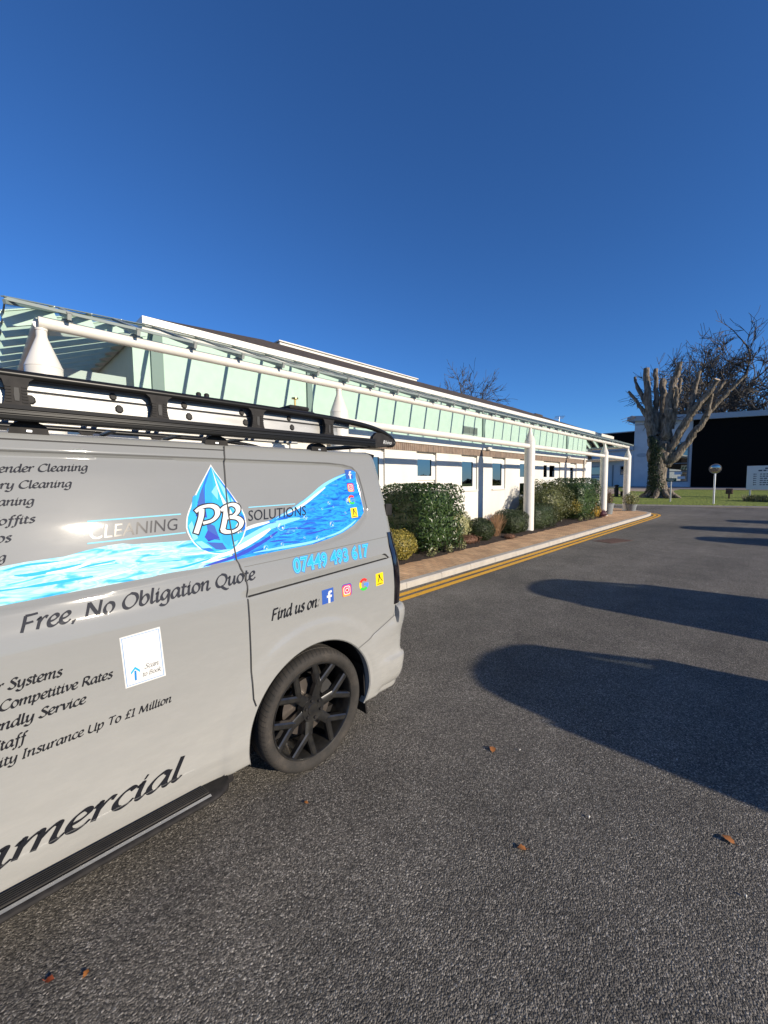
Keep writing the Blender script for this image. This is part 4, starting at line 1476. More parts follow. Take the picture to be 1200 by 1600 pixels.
# ---- roof rack, bolted to the van
RACK = empty('roof_rack')
RACK.parent = VAN
TOP = [(-1.35, 1.93), (-1.34, 1.99), (-1.25, 2.030), (-1.0, 2.040), (-.3, 2.042), (.6, 2.046), (1.35, 2.042), (1.62, 2.034), (1.80, 2.022), (1.93, 2.002), (2.02, 1.975), (2.068, 1.945), (2.078, 1.925), (2.060, 1.910), (2.02, 1.906)]
for yy in (1.95, 2 * VC - 1.95):
    mb = MB()
    mb.tube([(p[0], yy, p[1]) for p in crspline(TOP, 5)], .0165, 10)
    mb.build('top_rail', 'blackrail', RACK, smooth=60)
    mb = MB()
    prof = [(-.019, .027), (-.023, .012), (-.018, .0095), (-.018, .0065), (-.024, .004), (-.024, -.004), (-.018, -.0065), (-.018, -.0095), (-.023, -.012), (-.022, -.022), (-.014, -.027), (.02, -.027), (.02, .027)]
    sg = 1 if yy < VC else -1
    G = [[(x, yy + sg * a, 1.905 + .008 * (x + 1.3) / 3.3 + b) for a, b in prof + prof[:1]] for x in (-1.34, 1.88)]
    mb.grid(G, 0, flip=sg > 0)
    mb.add(G[1][:-1], [tuple(range(len(prof)))])
    mb.build('side_rail', 'blackrail', RACK, smooth=25)
    mb = MB()
    # moulded end cheek
    poly = [(1.835, 1.880), (1.86, 1.935), (1.865, 1.955), (1.90, 1.985), (1.95, 1.985), (2.02, 1.965), (2.066, 1.940), (2.072, 1.922), (2.055, 1.905), (1.98, 1.890), (1.90, 1.882)]
    vs = [(x, yy - .017, z) for x, z in poly] + [(x, yy + .017, z) for x, z in poly]
    n = len(poly)
    mb.add(vs, [tuple(range(n)), tuple(range(n, 2 * n))[::-1]] + [(k, n + k, n + (k + 1) % n, (k + 1) % n) for k in range(n)])
    mb.build('end_cheek', 'black', RACK, bevel=.006)
    for x in (-.82, -.355, .11, .572, 1.036, 1.50):
        mb = MB()
        poly = [(-.042, 1.925), (-.033, 1.95), (-.028, 1.985), (-.036, 2.022), (-.052, 2.036), (.052, 2.036), (.036, 2.022), (.028, 1.985), (.033, 1.95), (.042, 1.925)]
        vs = [(x + a, yy - .013, z) for a, z in poly] + [(x + a, yy + .013, z) for a, z in poly]
        n = len(poly)
        mb.add(vs, [tuple(range(n)), tuple(range(n, 2 * n))[::-1]] + [(k, n + k, n + (k + 1) % n, (k + 1) % n) for k in range(n)])
        yo = yy - sg * .013
        for k in range(6):
            z = 1.945 + k * .0105
            for s2 in (-1, 1):
                mb.box(x + s2 * .022 - .008, x + s2 * .022 + .008, min(yo, yo - sg * .003), max(yo, yo - sg * .003), z, z + .0045)
        P = [(x + .006 * a, yo - sg * .0035, 1.972 + b) for a, b in ((-1, -.022), (1, -.022), (1.3, .0), (1, .024), (-1, .024), (-1.3, 0))]
        mb.add(P, [tuple(range(6)) if sg > 0 else tuple(range(6))[::-1]], 1)
        u = mb.build('upright', ['black', 'darkgap'], RACK)
for x in (-1.05, -.55, .20, .62, 1.02, 1.46):
    mb = MB().tube([(x, 1.95, 1.885), (x, VC, 1.985), (x, 2 * VC - 1.95, 1.885)] if False else [(x, 1.96, 1.900), (x, 2.2, 1.995), (x, 2 * VC - 2.2, 1.995), (x, 2 * VC - 1.96, 1.900)], .016, 8)
    mb.build('cross_bar', 'blackrail', RACK, smooth=60)
mb = MB().tube([(2.05, 1.95, 1.915), (2.06, VC, 1.935), (2.05, 2 * VC - 1.95, 1.915)], .017, 8)
mb.build('cross_bar', 'blackrail', RACK, smooth=60)
for x in (-.62, .14, .838, 1.462):
    for yy in (1.985, 2 * VC - 1.985):
        sg = 1 if yy < VC else -1
        mb = MB()
        P = []
        for k in range(9):
            a = PI * k / 8
            P.append([(x - .058 * math.cos(a), yy + sg * .005, 1.838 + .05 * math.sin(a) ** .6), (x - .05 * math.cos(a), yy + sg * .07, 1.853 + .04 * math.sin(a))])
        mb.grid(P, 0, flip=sg < 0)
        mb.add([r[0] for r in P], [tuple(range(9)) if sg < 0 else tuple(range(9))[::-1]])
        mb.box(x - .03, x + .03, yy - .02 + .035 * sg, yy + .02 + .035 * sg, 1.845, 1.885)
        mb.build('rack_foot', 'black', RACK, smooth=40)
        mb = MB().box(x - .009, x + .009, min(yy + sg * .001, yy + sg * .0045), max(yy + sg * .001, yy + sg * .0045), 1.846, 1.856)
        mb.build('foot_bolt', 'steel', RACK, bevel=.002)
# maker's word on the end cheek
cu = bpy.data.curves.new('lettering', 'FONT')
cu.body = 'Rhino'
cu.shear = .3
o_ = bpy.data.objects.new('lettering', cu)
me_ = bpy.data.meshes.new_from_object(o_)
bpy.data.objects.remove(o_)
mb = MB()
co = np.array([v.co[:2] for v in me_.vertices])
kx = .085 / np.ptp(co[:, 0])
mb.add([(1.955 + x * kx, 1.9325, 1.912 + z * kx) for x, z in co], [tuple(p.vertices) for p in me_.polygons])
mb.build('lettering', 'vwhite', RACK)
bpy.data.meshes.remove(me_)

# ---- extension ladder lying on the rack
LAD = empty('ladder', (0, 0, 0), 'silver aluminium extension ladder lying along the roof rack of the van', 'ladder')
for (yy, z0, z1, xe) in ((1.996, 1.925, 1.994, 1.60), (1.996, 1.997, 2.040, 1.70), (2.44, 1.925, 1.994, 1.60), (2.44, 1.997, 2.040, 1.70)):
    mb = MB()
    zc = (z0 + z1) / 2
    mb.box(-1.35, xe, yy - .012, yy + .012, z0, z1)
    mb.build('stile', 'alu', LAD, bevel=.004)
for k in range(11):
    x = -1.25 + k * .28
    for dz, dx in ((1.970, 0), (2.016, -.02)):
        mb = MB().tube([(x + dx, 2.008, dz), (x + dx, 2.428, dz)], .012, 8)
        mb.build('rung', 'alu', LAD, smooth=50)
    for dz, dx, r in ((1.966, 0, .017), (2.015, -.02, .0155)):
        mb = MB()
        sq = [(x + dx + r * a * .9, dz + r * b) for a, b in ((-.95, -.55), (-.3, -1.0), (.45, -1.0), (1.0, -.4), (.9, .45), (.3, 1.0), (-.45, 1.0), (-1.0, .35))]
        n = 8
        vs = [(a, 1.9838, b) for a, b in sq] + [(x + dx + (a - x - dx) * .7, 1.977, dz + (b - dz) * .7) for a, b in sq]
        mb.add(vs, [(k2, (k2 + 1) % n, n + (k2 + 1) % n, n + k2) for k2 in range(n)] + [tuple(range(n, 2 * n))])
        mb.build('rung_end', 'rubber', LAD, smooth=30)

REEL = empty('hose_box', (1.74, 2.70, 2.035), 'small black hose box with brass fittings standing on the roof rack', 'hose box')
mb = MB()
mb.box(-.14, .13, -.12, .12, .0, .165)
mb.box(-.09, .09, -.10, .10, .166, .20)
mb.build('case', 'black', REEL, bevel=.02)
mb = MB().tube([(.12, -.03, .14), (.17, -.03, .14), (.19, -.03, .125)], .013, 8)
mb.lathe([(.0, .0), (.016, .0), (.016, .02), (.0, .02)], 8, 0, 'x', (.17, -.03, .14))
mb.tube([(.02, 0, .195), (.02, 0, .275)], .008, 8)
mb.lathe([(.0, .262), (.026, .266), (.026, .276), (.0, .282)], 10, 0, 'z', (.02, 0, 0))
mb.build('brass_fitting', 'brass', REEL, smooth=40)
for i, x in enumerate((1.0, 1.05)):
    mb = MB().tube([(0, 0, 0), (0, 0, .215)], .014, 8)
    mb.lathe([(.0, .215), (.016, .215), (.016, .233), (.008, .240), (.0, .240)], 10)
    o = mb.build('rack_peg', 'black', None, smooth=40, loc=(x, 2.62, 1.985))
    tag(o, ('black upright peg on the roof rack, the one nearer the front of the van', 'black upright peg on the roof rack, the one nearer the rear of the van')[i], 'peg', 'pegs on the roof rack')

# =================================================================== ground, road, kerb, paving
def sheet(name, poly, z, m):
    mb = MB().add([(x, y, z) for x, y in poly], [tuple(range(len(poly)))])
    return structure(name, mb, m)


sheet('ground', [(-3000, -3000), (3000, -3000), (3000, 3000), (-3000, 3000)], -.06, 'asphalt')
sheet('road', [(-60, -60), (70, -60), (70, 60), (-60, 60)], 0.0, 'asphalt')

KP = [(-40, 4.0), (0, 4.0), (10, 4.0), (20.6, 4.0), (21.5, 4.03), (22.15, 4.13), (22.7, 4.38), (23.3, 4.86), (24.2, 5.62), (25.0, 6.45), (25.6, 7.5), (25.9, 9.0), (26.0, 14), (26.0, 40)]


def offset_path(P, d):
    out = []
    for i, p in enumerate(P):
        a, b = np.array(P[max(i - 1, 0)]), np.array(P[min(i + 1, len(P) - 1)])
        t = (b - a) / np.linalg.norm(b - a)
        out.append((p[0] - t[1] * d, p[1] + t[0] * d))
    return out


KB = offset_path(KP, .13)
sheet('pavement', KB + [(-40, 40)], .096, 'paving')
# kerb stones: one run with open joints
mb = MB()
def along(P, step):
    out = [P[0]]
    for a, b in zip(P[:-1], P[1:]):
        L = math.hypot(b[0] - a[0], b[1] - a[1])
        n = max(1, round(L / step))
        out += [(a[0] + (b[0] - a[0]) * k / n, a[1] + (b[1] - a[1]) * k / n) for k in range(1, n + 1)]
    return out
A1 = along(KP[1:], .914)
A2 = offset_path(A1, .135)
A3 = offset_path(A1, .018)
for k in range(len(A1) - 1):
    e = .004
    def lerp(p, q, t):
        return (p[0] + (q[0] - p[0]) * t, p[1] + (q[1] - p[1]) * t)
    dz = random.uniform(-.002, .003)
    a, b = lerp(A1[k], A1[k + 1], e), lerp(A1[k], A1[k + 1], 1 - e)
    c, d = lerp(A2[k], A2[k + 1], e), lerp(A2[k], A2[k + 1], 1 - e)
    f, g = lerp(A3[k], A3[k + 1], e), lerp(A3[k], A3[k + 1], 1 - e)
    prof = [(a, -.02), (a, .078), (f, .100 + dz), (c, .101 + dz), (c, .0)]
    prof2 = [(b, -.02), (b, .078), (g, .100 + dz), (d, .101 + dz), (d, .0)]
    mb.grid([[(p[0], p[1], z) for p, z in prof], [(p[0], p[1], z) for p, z in prof2]], 0, flip=True)
    mb.add([(p[0], p[1], z) for p, z in prof], [(0, 1, 2, 3, 4)])
    mb.add([(p[0], p[1], z) for p, z in prof2], [(4, 3, 2, 1, 0)])
mb.box(-40, 0, 4.0, 4.135, -.02, .1)
structure('kerb', mb, 'kerb')
# double yellow lines
mb = MB()
LP = [(-40, 4.0), (0, 4.0), (10, 4.0), (20.6, 4.0), (21.5, 4.03), (22.15, 4.13), (22.7, 4.38), (23.3, 4.86), (24.0, 5.46)]
LP = along(LP, .5)
for d0, d1 in ((-.385, -.280), (-.215, -.108)):
    a, b = offset_path(LP, d0), offset_path(LP, d1)
    a = [(x, y + random.uniform(-.002, .002)) for x, y in a]
    mb.grid([[(x, y, .004) for x, y in a], [(x, y, .004) for x, y in b]], 0)
structure('road_markings', mb, 'yellow')
# planting bed
bed = [(-8, 4.92), (5.5, 4.92), (9, 4.98), (15.2, 5.10), (18.0, 5.06), (18.7, 5.22), (18.75, 6.95), (-8, 6.95)]
mb = MB()
P = []
for i, x in enumerate(np.arange(-3, 18.8, .12)):
    y0 = float(np.interp(x, [-3, 5.5, 9, 15.2, 18.0, 18.8], [4.92, 4.92, 4.98, 5.10, 5.06, 5.25]))
    row = [(x, y0, .094)]
    for k, t in enumerate((.01, .06, .14, .25, .4, .6, .8, 1.0)):
        y = y0 + (6.95 - y0) * t
        row.append((x, y, .094 + .045 * sstep(0, .15, t) + random.uniform(-.012, .015)))
    P.append(row)
mb.grid(P, 0, flip=True)
structure('planting_soil', mb, 'soil', smooth=60)
# crossing road edge and lawn
p0, ln, lt = np.array([29.6, 6.1]), np.array([.952, .306]), np.array([.306, -.952])


def lawn_z(d):
    return .12 + .028 * min(max(d, 0), 40)


def lawn_at(x, y):
    return lawn_z((np.array([x, y]) - p0) @ ln)


mb = MB()
P = []
ds = [0, .02, .3, 1, 2, 3.5, 5, 7, 9, 12, 15, 18, 22, 26, 30, 40, 60, 90]
for t in np.arange(-70, 60, 2.0):
    c = p0 + lt * t
    row = [(c[0], c[1], -.02)]
    for k, d in enumerate(ds):
        q = c + ln * d
        row.append((q[0], q[1], lawn_z(d) - (.02 if k == 0 else 0) + (0 if k < 2 else random.uniform(-.012, .012))))
    P.append(row)
mb.grid(P, 0)
structure('lawn', mb, 'lawn', smooth=60)
mb = MB()
c0, c1 = p0 + lt * -70, p0 + lt * 60
for a, b in ((-.14, 0.0),):
    mb.prism([tuple(c0 + ln * a), tuple(c1 + ln * a), tuple(c1 + ln * (b - .004)), tuple(c0 + ln * (b - .004))], -.02, .085)
structure('lawn_kerb', mb, 'kerb')
mb = MB()
a, b = p0 + lt * 3.0 - ln * .42, p0 + lt * 40 - ln * .42
mb.add([(*a, .004), (*b, .004), (*(b + ln * .09), .004), (*(a + ln * .09), .004)], [(0, 1, 2, 3)])
structure('road_markings', mb, 'yellow')
def lawn_sheet(name, poly, m, h=.012):
    mb = MB().add([(x, y, lawn_at(x, y) + h) for x, y in poly], [tuple(range(len(poly)))])
    return structure(name, mb, m)
lawn_sheet('terrace', [(49.0, -20), (55.2, -20), (55.2, 12.2), (49.4, 12.2)], 'terrace', .02)
lawn_sheet('path', [(39.5, 9.6), (49.2, 12.4), (49.2, 26), (38.0, 26)], 'tanpath', .02)
lawn_sheet('path', [(43.5, 7.0), (49.0, 6.8), (49.3, 12.2), (44.6, 10.0)], 'tanpath', .016)

# drain cover in the road
DR = empty('drain_cover', (12.0, 3.10, 0), 'rusty rectangular iron drain cover set in the asphalt near the kerb', 'drain cover')
DR.rotation_euler = (0, 0, math.radians(-17))
mb = MB().box(-.50, .50, -.27, .27, -.01, .006)
mb.build('cover_frame', 'iron', DR, bevel=.003)
mb = MB()
for i in range(10):
    for j in range(5):
        mb.box(-.45 + i * .09, -.375 + i * .09, -.225 + j * .09, -.155 + j * .09, .006, .011)
mb.build('cover_plate', 'iron', DR)

# =================================================================== long white building
BLD = empty('single_storey_building', (1.74, 6.95, 0), 'long low white building with pale green upper panels and a brown brick band', 'building')
BL = lambda mb, name, mats, parent=None, **k: mb.build(name, mats, parent or BLD, loc=(-1.74, -6.95, 0) if parent is None else (0, 0, 0), **k)
X0, X1, YW, YB = 1.74, 21.75, 6.95, 15.0
OPEN = [(3.15, 4.40, 'win', 1.58), (5.30, 5.98, 'win', 1.25), (6.27, 7.09, 'win', 1.50), (8.32, 9.205, 'half', 1.70), (10.477, 11.39, 'win', 1.38), (12.348, 13.285, 'win', 1.38), (14.42, 15.70, 'door', .1), (16.58, 18.36, 'double', .1), (19.60, 20.44, 'slim', .1)]
mb = MB()
xs = [X0] + [v for o in OPEN for v in o[:2]] + [X1]
for a, b in zip(xs[0::2], xs[1::2]):
    mb.box(a, b, YW, YW + .22, 0, 2.47)
for a, b, kind, sill in OPEN:
    if kind == 'win':
        mb.box(a, b, YW + .003, YW + .2, 0, sill - .04)
    elif kind == 'half':
        mb.box(a, b, YW + .085, YW + .2, 0, sill)
    mb.box(a, b, YW + .10, YW + .2, 2.41, 2.47)
mb.box(X0, X0 + .22, YW + .22, YB, 0, 3.2)
mb.box(X1 - .22, X1, YW + .22, YB, 0, 3.2)
mb.box(X0, X1, YB - .2, YB, 0, 3.2)
BL(mb, 'wall', 'render', bevel=.004)
mb = MB().box(X0 - .01, X1 + .01, YW - .02, YW + .2, 2.473, 2.668)
BL(mb, 'brick_band', 'bricks')
mb = MB().box(X0 - .05, X1 + .05, YW - .055, YW + .2, 2.670, 2.86)
BL(mb, 'ledge', 'white', bevel=.006)
mb = MB()
mb.box(X0, X1, YW, YW + .1, 2.862, 4.02)
BL(mb, 'upper_panel', 'green')
mb = MB()
mb.box(X0 - .012, X0, YW + .0, YB, 2.862, 4.0)
mb.box(X0 - .03, X0 + .06, YW - .03, YW - .002, 2.866, 4.0)
BL(mb, 'end_panel', 'green')
for x, w in ((2.04, .17), (4.87, .12), (11.72, .12), (19.05, .12)):
    mb = MB().box(x - w / 2, x + w / 2, YW - .045, YW - .001, 2.864, 4.0)
    BL(mb, 'panel_post', 'greypost')
# frames, glass, sills
for a, b, kind, sill in OPEN:
    y = YW + .045
    mb = MB()
    gl = MB()
    top = 2.405
    if kind in ('win', 'half'):
        ga, gb = a + .055, b - .175 if kind == 'half' else b - .20
        if b - a < .85:
            gb = b - .15
        gz0, gz1 = sill + .09, 2.285
        mb.box(a, b, y, y + .05, gz1, top)
        mb.box(a, b, y, y + .05, sill, gz0)
        mb.box(a, ga, y, y + .05, gz0, gz1)
        mb.box(gb, b, y, y + .05, gz0, gz1)
        mb.box(ga - .012, ga + .02, y - .012, y - .001, gz0 - .02, gz1 + .02)
        mb.box(gb - .02, gb + .012, y - .012, y - .001, gz0 - .02, gz1 + .02)
        mb.box(ga + .02, gb - .02, y - .012, y - .001, gz0 - .02, gz0 + .02)
        mb.box(ga + .02, gb - .02, y - .012, y - .001, gz1 - .02, gz1 + .02)
        gl.box(ga, gb, y + .012, y + .024, gz0, gz1)
        panes = []
    else:
        if kind == 'door':
            xsx = [(a + .03, a + .50), (a + .66, b - .12)]
        elif kind == 'double':
            xsx = [(a + .03, a + .45), (a + .71, a + 1.27)]
        else:
            xsx = [(a + .03, a + .52)]
        rowsz = [(1.80, 2.30), (1.11, 1.56), (.42, .93)] if kind != 'slim' else [(1.15, 2.26), (.42, 1.05)]
        cx = a
        for i, (p, q) in enumerate(xsx):
            mb.box(cx, p, y, y + .05, .1, top)
            cz = .1
            for z0, z1 in sorted(rowsz):
                mb.box(p, q, y, y + .05, cz, z0)
                gl.box(p, q, y + .018, y + .03, z0, z1)
                cz = z1
            mb.box(p, q, y, y + .05, cz, top)
            cx = q
        mb.box(cx, b, y, y + .05, .1, top)
    nm = 'window' if kind in ('win', 'half') else 'door'
    f = BL(mb, nm, 'upvc')
    gl.build('pane', 'pane', f)
    if kind == 'win':
        s = MB().box(a - .03, b + .015, YW - .045, YW + .06, sill - .038, sill - .002)
        s.build('sill', 'render', f, bevel=.004)
    if kind in ('door', 'double'):
        h = MB().box(a + .60, a + .625, y - .05, y - .001, 1.05, 1.07)
        h.box(a + .60, a + .72, y - .06, y - .045, 1.05, 1.07)
        h.build('handle', 'steel', f)
# louvre vent high on the green panels
mb = MB()
mb.box(10.53, 11.35, YW - .02, YW - .001, 3.12, 3.15)
mb.box(10.53, 11.35, YW - .02, YW - .001, 3.33, 3.36)
for k in range(6):
    z = 3.16 + k * .029
    mb.add([(10.55, YW - .003, z + .026), (11.33, YW - .003, z + .026), (11.33, YW - .022, z), (10.55, YW - .022, z)], [(0, 1, 2, 3)])
for x in (10.53, 10.93, 11.32):
    mb.box(x, x + .03, YW - .024, YW - .001, 3.12, 3.36)
BL(mb, 'louvre_vent', 'steelgrey')
for x in (11.95, 19.05, 4.9):
    mb = MB()
    mb.box(x - .13, x + .13, YW - .075, YW - .055, 2.675, 2.80)
    mb.box(x - .12, x + .12, YW - .15, YW - .075, 2.69, 2.785)
    BL(mb, 'wall_light', 'white', bevel=.02)
mb = MB().tube([(21.35, YW - .06, .1), (21.35, YW - .06, 2.86)], .045, 10)
for z in (.6, 1.6, 2.4):
    mb.tube([(21.35, YW - .06, z), (21.35, YW - .06, z + .05)], .055, 10)
BL(mb, 'drainpipe', 'white', smooth=40)
# roof: eaves board, shingled hips, raised flat lanterns
mb = MB()
mb.box(X0 + .09, X1 + .12, 6.80, 6.83, 4.035, 4.145)
mb.box(X0 + .09, X0 + .12, 6.83, YB + .1, 4.035, 4.145)
mb.box(X1 + .09, X1 + .12, 6.83, YB + .1, 4.035, 4.145)
BL(mb, 'fascia', 'white', bevel=.004)
mb = MB().box(X0 + .12, X1 + .09, 6.83, YB, 4.022, 4.04)
BL(mb, 'soffit', 'soffit')
mb = MB()
e, rz, rin = 4.14, 5.69, 3.7
A_ = [(X0 + .10, 6.81), (X1 + .11, 6.81), (X1 + .11, YB + .1), (X0 + .10, YB + .1)]
yr = (6.81 + YB + .1) / 2
R0, R1 = (X0 + .10 + 4.0, 10.5), (X1 + .11 - 1.0, 10.5)
R2, R3 = (R1[0], 12.0), (R0[0], 12.0)
vs = [(*p, e) for p in A_] + [(*p, rz) for p in (R0, R1, R2, R3)]
mb.add(vs, [(0, 1, 5, 4), (1, 2, 6, 5), (2, 3, 7, 6), (3, 0, 4, 7), (4, 5, 6, 7)])
roof = BL(mb, 'roof', 'shingle')
mb = MB().box(6.38, 12.60, 10.50, 12.2, 5.55, 5.760)
mb.box(6.33, 12.65, 10.45, 12.25, 5.760, 5.80)
BL(mb, 'roof_lantern', 'white', bevel=.01)

# =================================================================== glazed canopy on columns
CAN = empty('canopy', (0, 0, 0), 'glazed walkway canopy on white cone-topped columns along the white building', 'canopy')
YC, YE, ZE, ZTOP = 5.40, 5.25, 3.40, 4.015
CX = [.53, 4.40, 11.84, 19.24, 23.08]
XE0, XE1 = .28, 23.33
RUN = 1.58
for i, (x, y) in enumerate([(x, YC) for x in CX] + [(CX[0], 12.6), (CX[-1], 12.6)]):
    mb = MB()
    prof = [(.215, .05), (.215, .10), (.20, .112), (.158, .115), (.156, .13), (.155, 2.84), (.158, 2.842), (.158, 2.852), (.154, 2.856), (.05, 3.14), (.046, 3.16), (.046, 3.215), (.052, 3.217), (.052, 3.235), (.04, 3.24), (.0, 3.24)]
    if i == 0:
        pass
    mb.lathe(prof, 36, 0, 'z', (x, y, 0))
    mb.build('column', 'white', CAN, smooth=28)
mb = MB().tube([(CX[0] - .02, YC, 3.30), (CX[-1] + .02, YC, 3.30)], .060, 16)
mb.build('upper_tube', 'white', CAN, smooth=40)
mb = MB()
for a, b in zip(CX[:-1], CX[1:]):
    mb.tube([(a + .13, YC, 2.70), (b - .13, YC, 2.70)], .072, 16)
mb.build('lower_tube', 'white', CAN, smooth=40)
for x in (CX[0], CX[-1]):
    mb = MB().tube([(x, YC + .05, 3.30), (x, 12.6, 3.30)], .060, 14)
    mb.build('end_tube', 'white', CAN, smooth=40)
    mb = MB().tube([(x, YC + .13, 2.70), (x, 12.47, 2.70)], .072, 14)
    mb.build('end_tube', 'white', CAN, smooth=40)
# rafters over the front
SL = (ZTOP - ZE) / RUN
x = .745
while x < XE1 - .1:
    run = min(RUN, max(x - XE0 + .02, .1), max(XE1 - x + .02, .1))
    mb = MB().bar((x, YE - .02, ZE - .035), (x, YE + run, ZE - .035 + SL * run), .034, .062)
    mb.bar((x, YE - .035, ZE + .002), (x, YE + run, ZE + .012 + SL * run), .05, .012, 1)
    mb.build('rafter', ['steelgrey', 'steelgrey'], CAN)
    mb = MB().box(x - .045, x + .045, YC - .05, YC + .05, 3.345, 3.378)
    mb.box(x - .012, x + .012, YC - .045, YC + .045, 3.37, 3.43)
    mb.build('bracket', 'steelgrey', CAN)
    x += .6223
# hip bars and end slopes
for (xe, dirx) in ((XE0, 1), (XE1, -1)):
    mb = MB().bar((xe - .02 * dirx, YE - .02, ZE - .03), (xe + RUN * dirx, YE + RUN, ZTOP - .02), .03, .04)
    mb.bar((xe - .03 * dirx, YE - .03, ZE + .012), (xe + RUN * dirx, YE + RUN, ZTOP + .012), .035, .01)
    mb.build('hip_bar', 'greendark', CAN)
    y = YE + .40
    while y < 13.0:
        run = min(RUN, max(y - YE, .1))
        mb = MB().bar((xe - .02 * dirx, y, ZE - .075), (xe + run * dirx, y, ZE - .075 + SL * run), .03, .15)
        mb.bar((xe - .03 * dirx, y, ZE + .003), (xe + run * dirx, y, ZE + .012 + SL * run), .06, .012)
        mb.build('rafter', 'green', CAN)
        y += .40
    # glass
    mb = MB()
    off = .004
    a = [(xe, YE, ZE + off), (xe + RUN * dirx, YE + RUN, ZTOP + off), (xe + RUN * dirx, 13.2, ZTOP + off), (xe, 13.2, ZE + off)]
    mb.add(a, [(0, 1, 2, 3)])
    mb.build('glass_slope', 'canopyglass', CAN)
    # raking strut under the hip
    xw = X0 - .10 if dirx > 0 else X1 + .10
    mb = MB().bar((xw, YW - .12, 3.90), (xw, 13.2, 3.90), .13, .20)
    mb.bar((xe + .30 * dirx, YC + 1.7, 3.20), (xw, YC + 1.7, 3.20), .08, .12)
    mb.bar((xe + .30 * dirx, YC + .15, 3.27), (xw, YW - .10, 3.80), .06, .09)
    mb.build('wall_plate', 'soffit', CAN)
mb = MB().add([(XE0, YE, ZE + .004), (XE1, YE, ZE + .004), (XE1 - RUN, YE + RUN, ZTOP + .004), (XE0 + RUN, YE + RUN, ZTOP + .004)], [(0, 1, 2, 3)])
mb.build('glass_slope', 'canopyglass', CAN)
mb = MB().bar((XE0 - .02, YE - .015, ZE + .002), (XE1 + .02, YE - .015, ZE + .002), .012, .03)
mb.bar((XE0 - .012, YE - .02, ZE + .002), (XE0 - .012, 13.2, ZE + .002), .012, .03)
mb.bar((XE1 + .012, YE - .02, ZE + .002), (XE1 + .012, 13.2, ZE + .002), .012, .03)
mb.build('glass_edge', 'greendark', CAN)

# =================================================================== plants
def leaf_quads(P, N, size, fold=.25, aspect=.5, rnd=rng):
    """numpy: one folded leaf per point. returns verts (n,4,3)"""
    n = len(P)
    T = rnd.normal(size=(n, 3))
    T -= (T * N).sum(1, keepdims=True) * N
    T /= np.linalg.norm(T, axis=1, keepdims=True) + 1e-9
    B = np.cross(N, T)
    s = size * rnd.uniform(.65, 1.25, (n, 1))
    a = P - T * s * .5
    c = P + T * s * .5
    b = P + B * s * aspect * .5 + N * s * fold * .5
    d = P - B * s * aspect * .5 + N * s * fold * .5
    return np.stack([a, b, c, d], 1)


def mesh_from_leaves(V, extra=None):
    n = len(V)
    mb = MB()
    mb.v = [tuple(p) for p in V.reshape(-1, 3)]
    mb.f = [f for i in range(n) for f in ((4 * i, 4 * i + 1, 4 * i + 2), (4 * i, 4 * i + 2, 4 * i + 3))]
    mb.mi = [0] * len(mb.f)
    return mb


def shape_points(n, r, e, lump, seed, lo=.80, hi=1.03, bottom=-.95):
    """points near the skin of a lumpy superellipsoid, with outward normals"""
    g = np.random.default_rng(seed)
    d = g.normal(size=(int(n * 1.6), 3))
    d /= np.linalg.norm(d, axis=1, keepdims=True)
    if e > 2.5:
        # spread more evenly over boxy forms
        d = np.sign(d) * np.abs(d) ** .8
        d /= np.linalg.norm(d, axis=1, keepdims=True)
    k = (np.abs(d) ** e).sum(1) ** (-1 / e)
    ph = g.uniform(0, 6.28, 9)
    lum = 1 + lump * (np.sin(d[:, 0] * 5 + ph[0]) * np.sin(d[:, 1] * 6 + ph[1]) + .7 * np.sin(d[:, 2] * 7 + ph[2] + d[:, 0] * 4) + .5 * np.sin(d[:, 0] * 13 + ph[3]) * np.sin(d[:, 2] * 12 + ph[4]) + .4 * np.sin(d[:, 1] * 14 + ph[5] + d[:, 2] * 9))
    rad = k * lum * (lo + (hi - lo) * g.random(len(d)) ** .6)
    P = d * rad[:, None] * np.array(r)
    N = np.sign(d) * np.abs(d) ** (e - 1) / np.array(r)
    N /= np.linalg.norm(N, axis=1, keepdims=True)
    ok = P[:, 2] > bottom * r[2]
    return P[ok][:n], N[ok][:n]


def core_mesh(r, e, f=.78):
    mb = MB()
    P = []
    for i in range(13):
        t = -PI / 2 + PI * i / 12
        row = []
        for j in range(21):
            p = 2 * PI * j / 20
            d = np.array((math.cos(t) * math.cos(p), math.cos(t) * math.sin(p), math.sin(t)))
            k = (np.abs(d) ** e).sum() ** (-1 / e)
            row.append(tuple(d * k * f * np.array(r)))
        P.append(row)
    mb.grid(P, 0)
    return mb


def bush(name, loc, r, leaf, n, m, label, cat='bush', e=2.0, lump=.05, tilt=.5, group=None, seed=1, aspect=.5, core=True, lo=.8):
    o = empty(name, loc, label, cat, group)
    P, N = shape_points(n, r, e, lump, seed, lo)
    g = np.random.default_rng(seed + 99)
    N = N + g.normal(size=N.shape) * tilt
    N /= np.linalg.norm(N, axis=1, keepdims=True)
    mb = mesh_from_leaves(leaf_quads(P, N, leaf, rnd=g, aspect=aspect))
    fo = mb.build('foliage', m, o, loc=(0, 0, r[2]))
    if core:
        c = core_mesh(r, e, .80 if lo >= .8 else .66)
        c.build('inner_foliage', m, o, loc=(0, 0, r[2]))
    return o


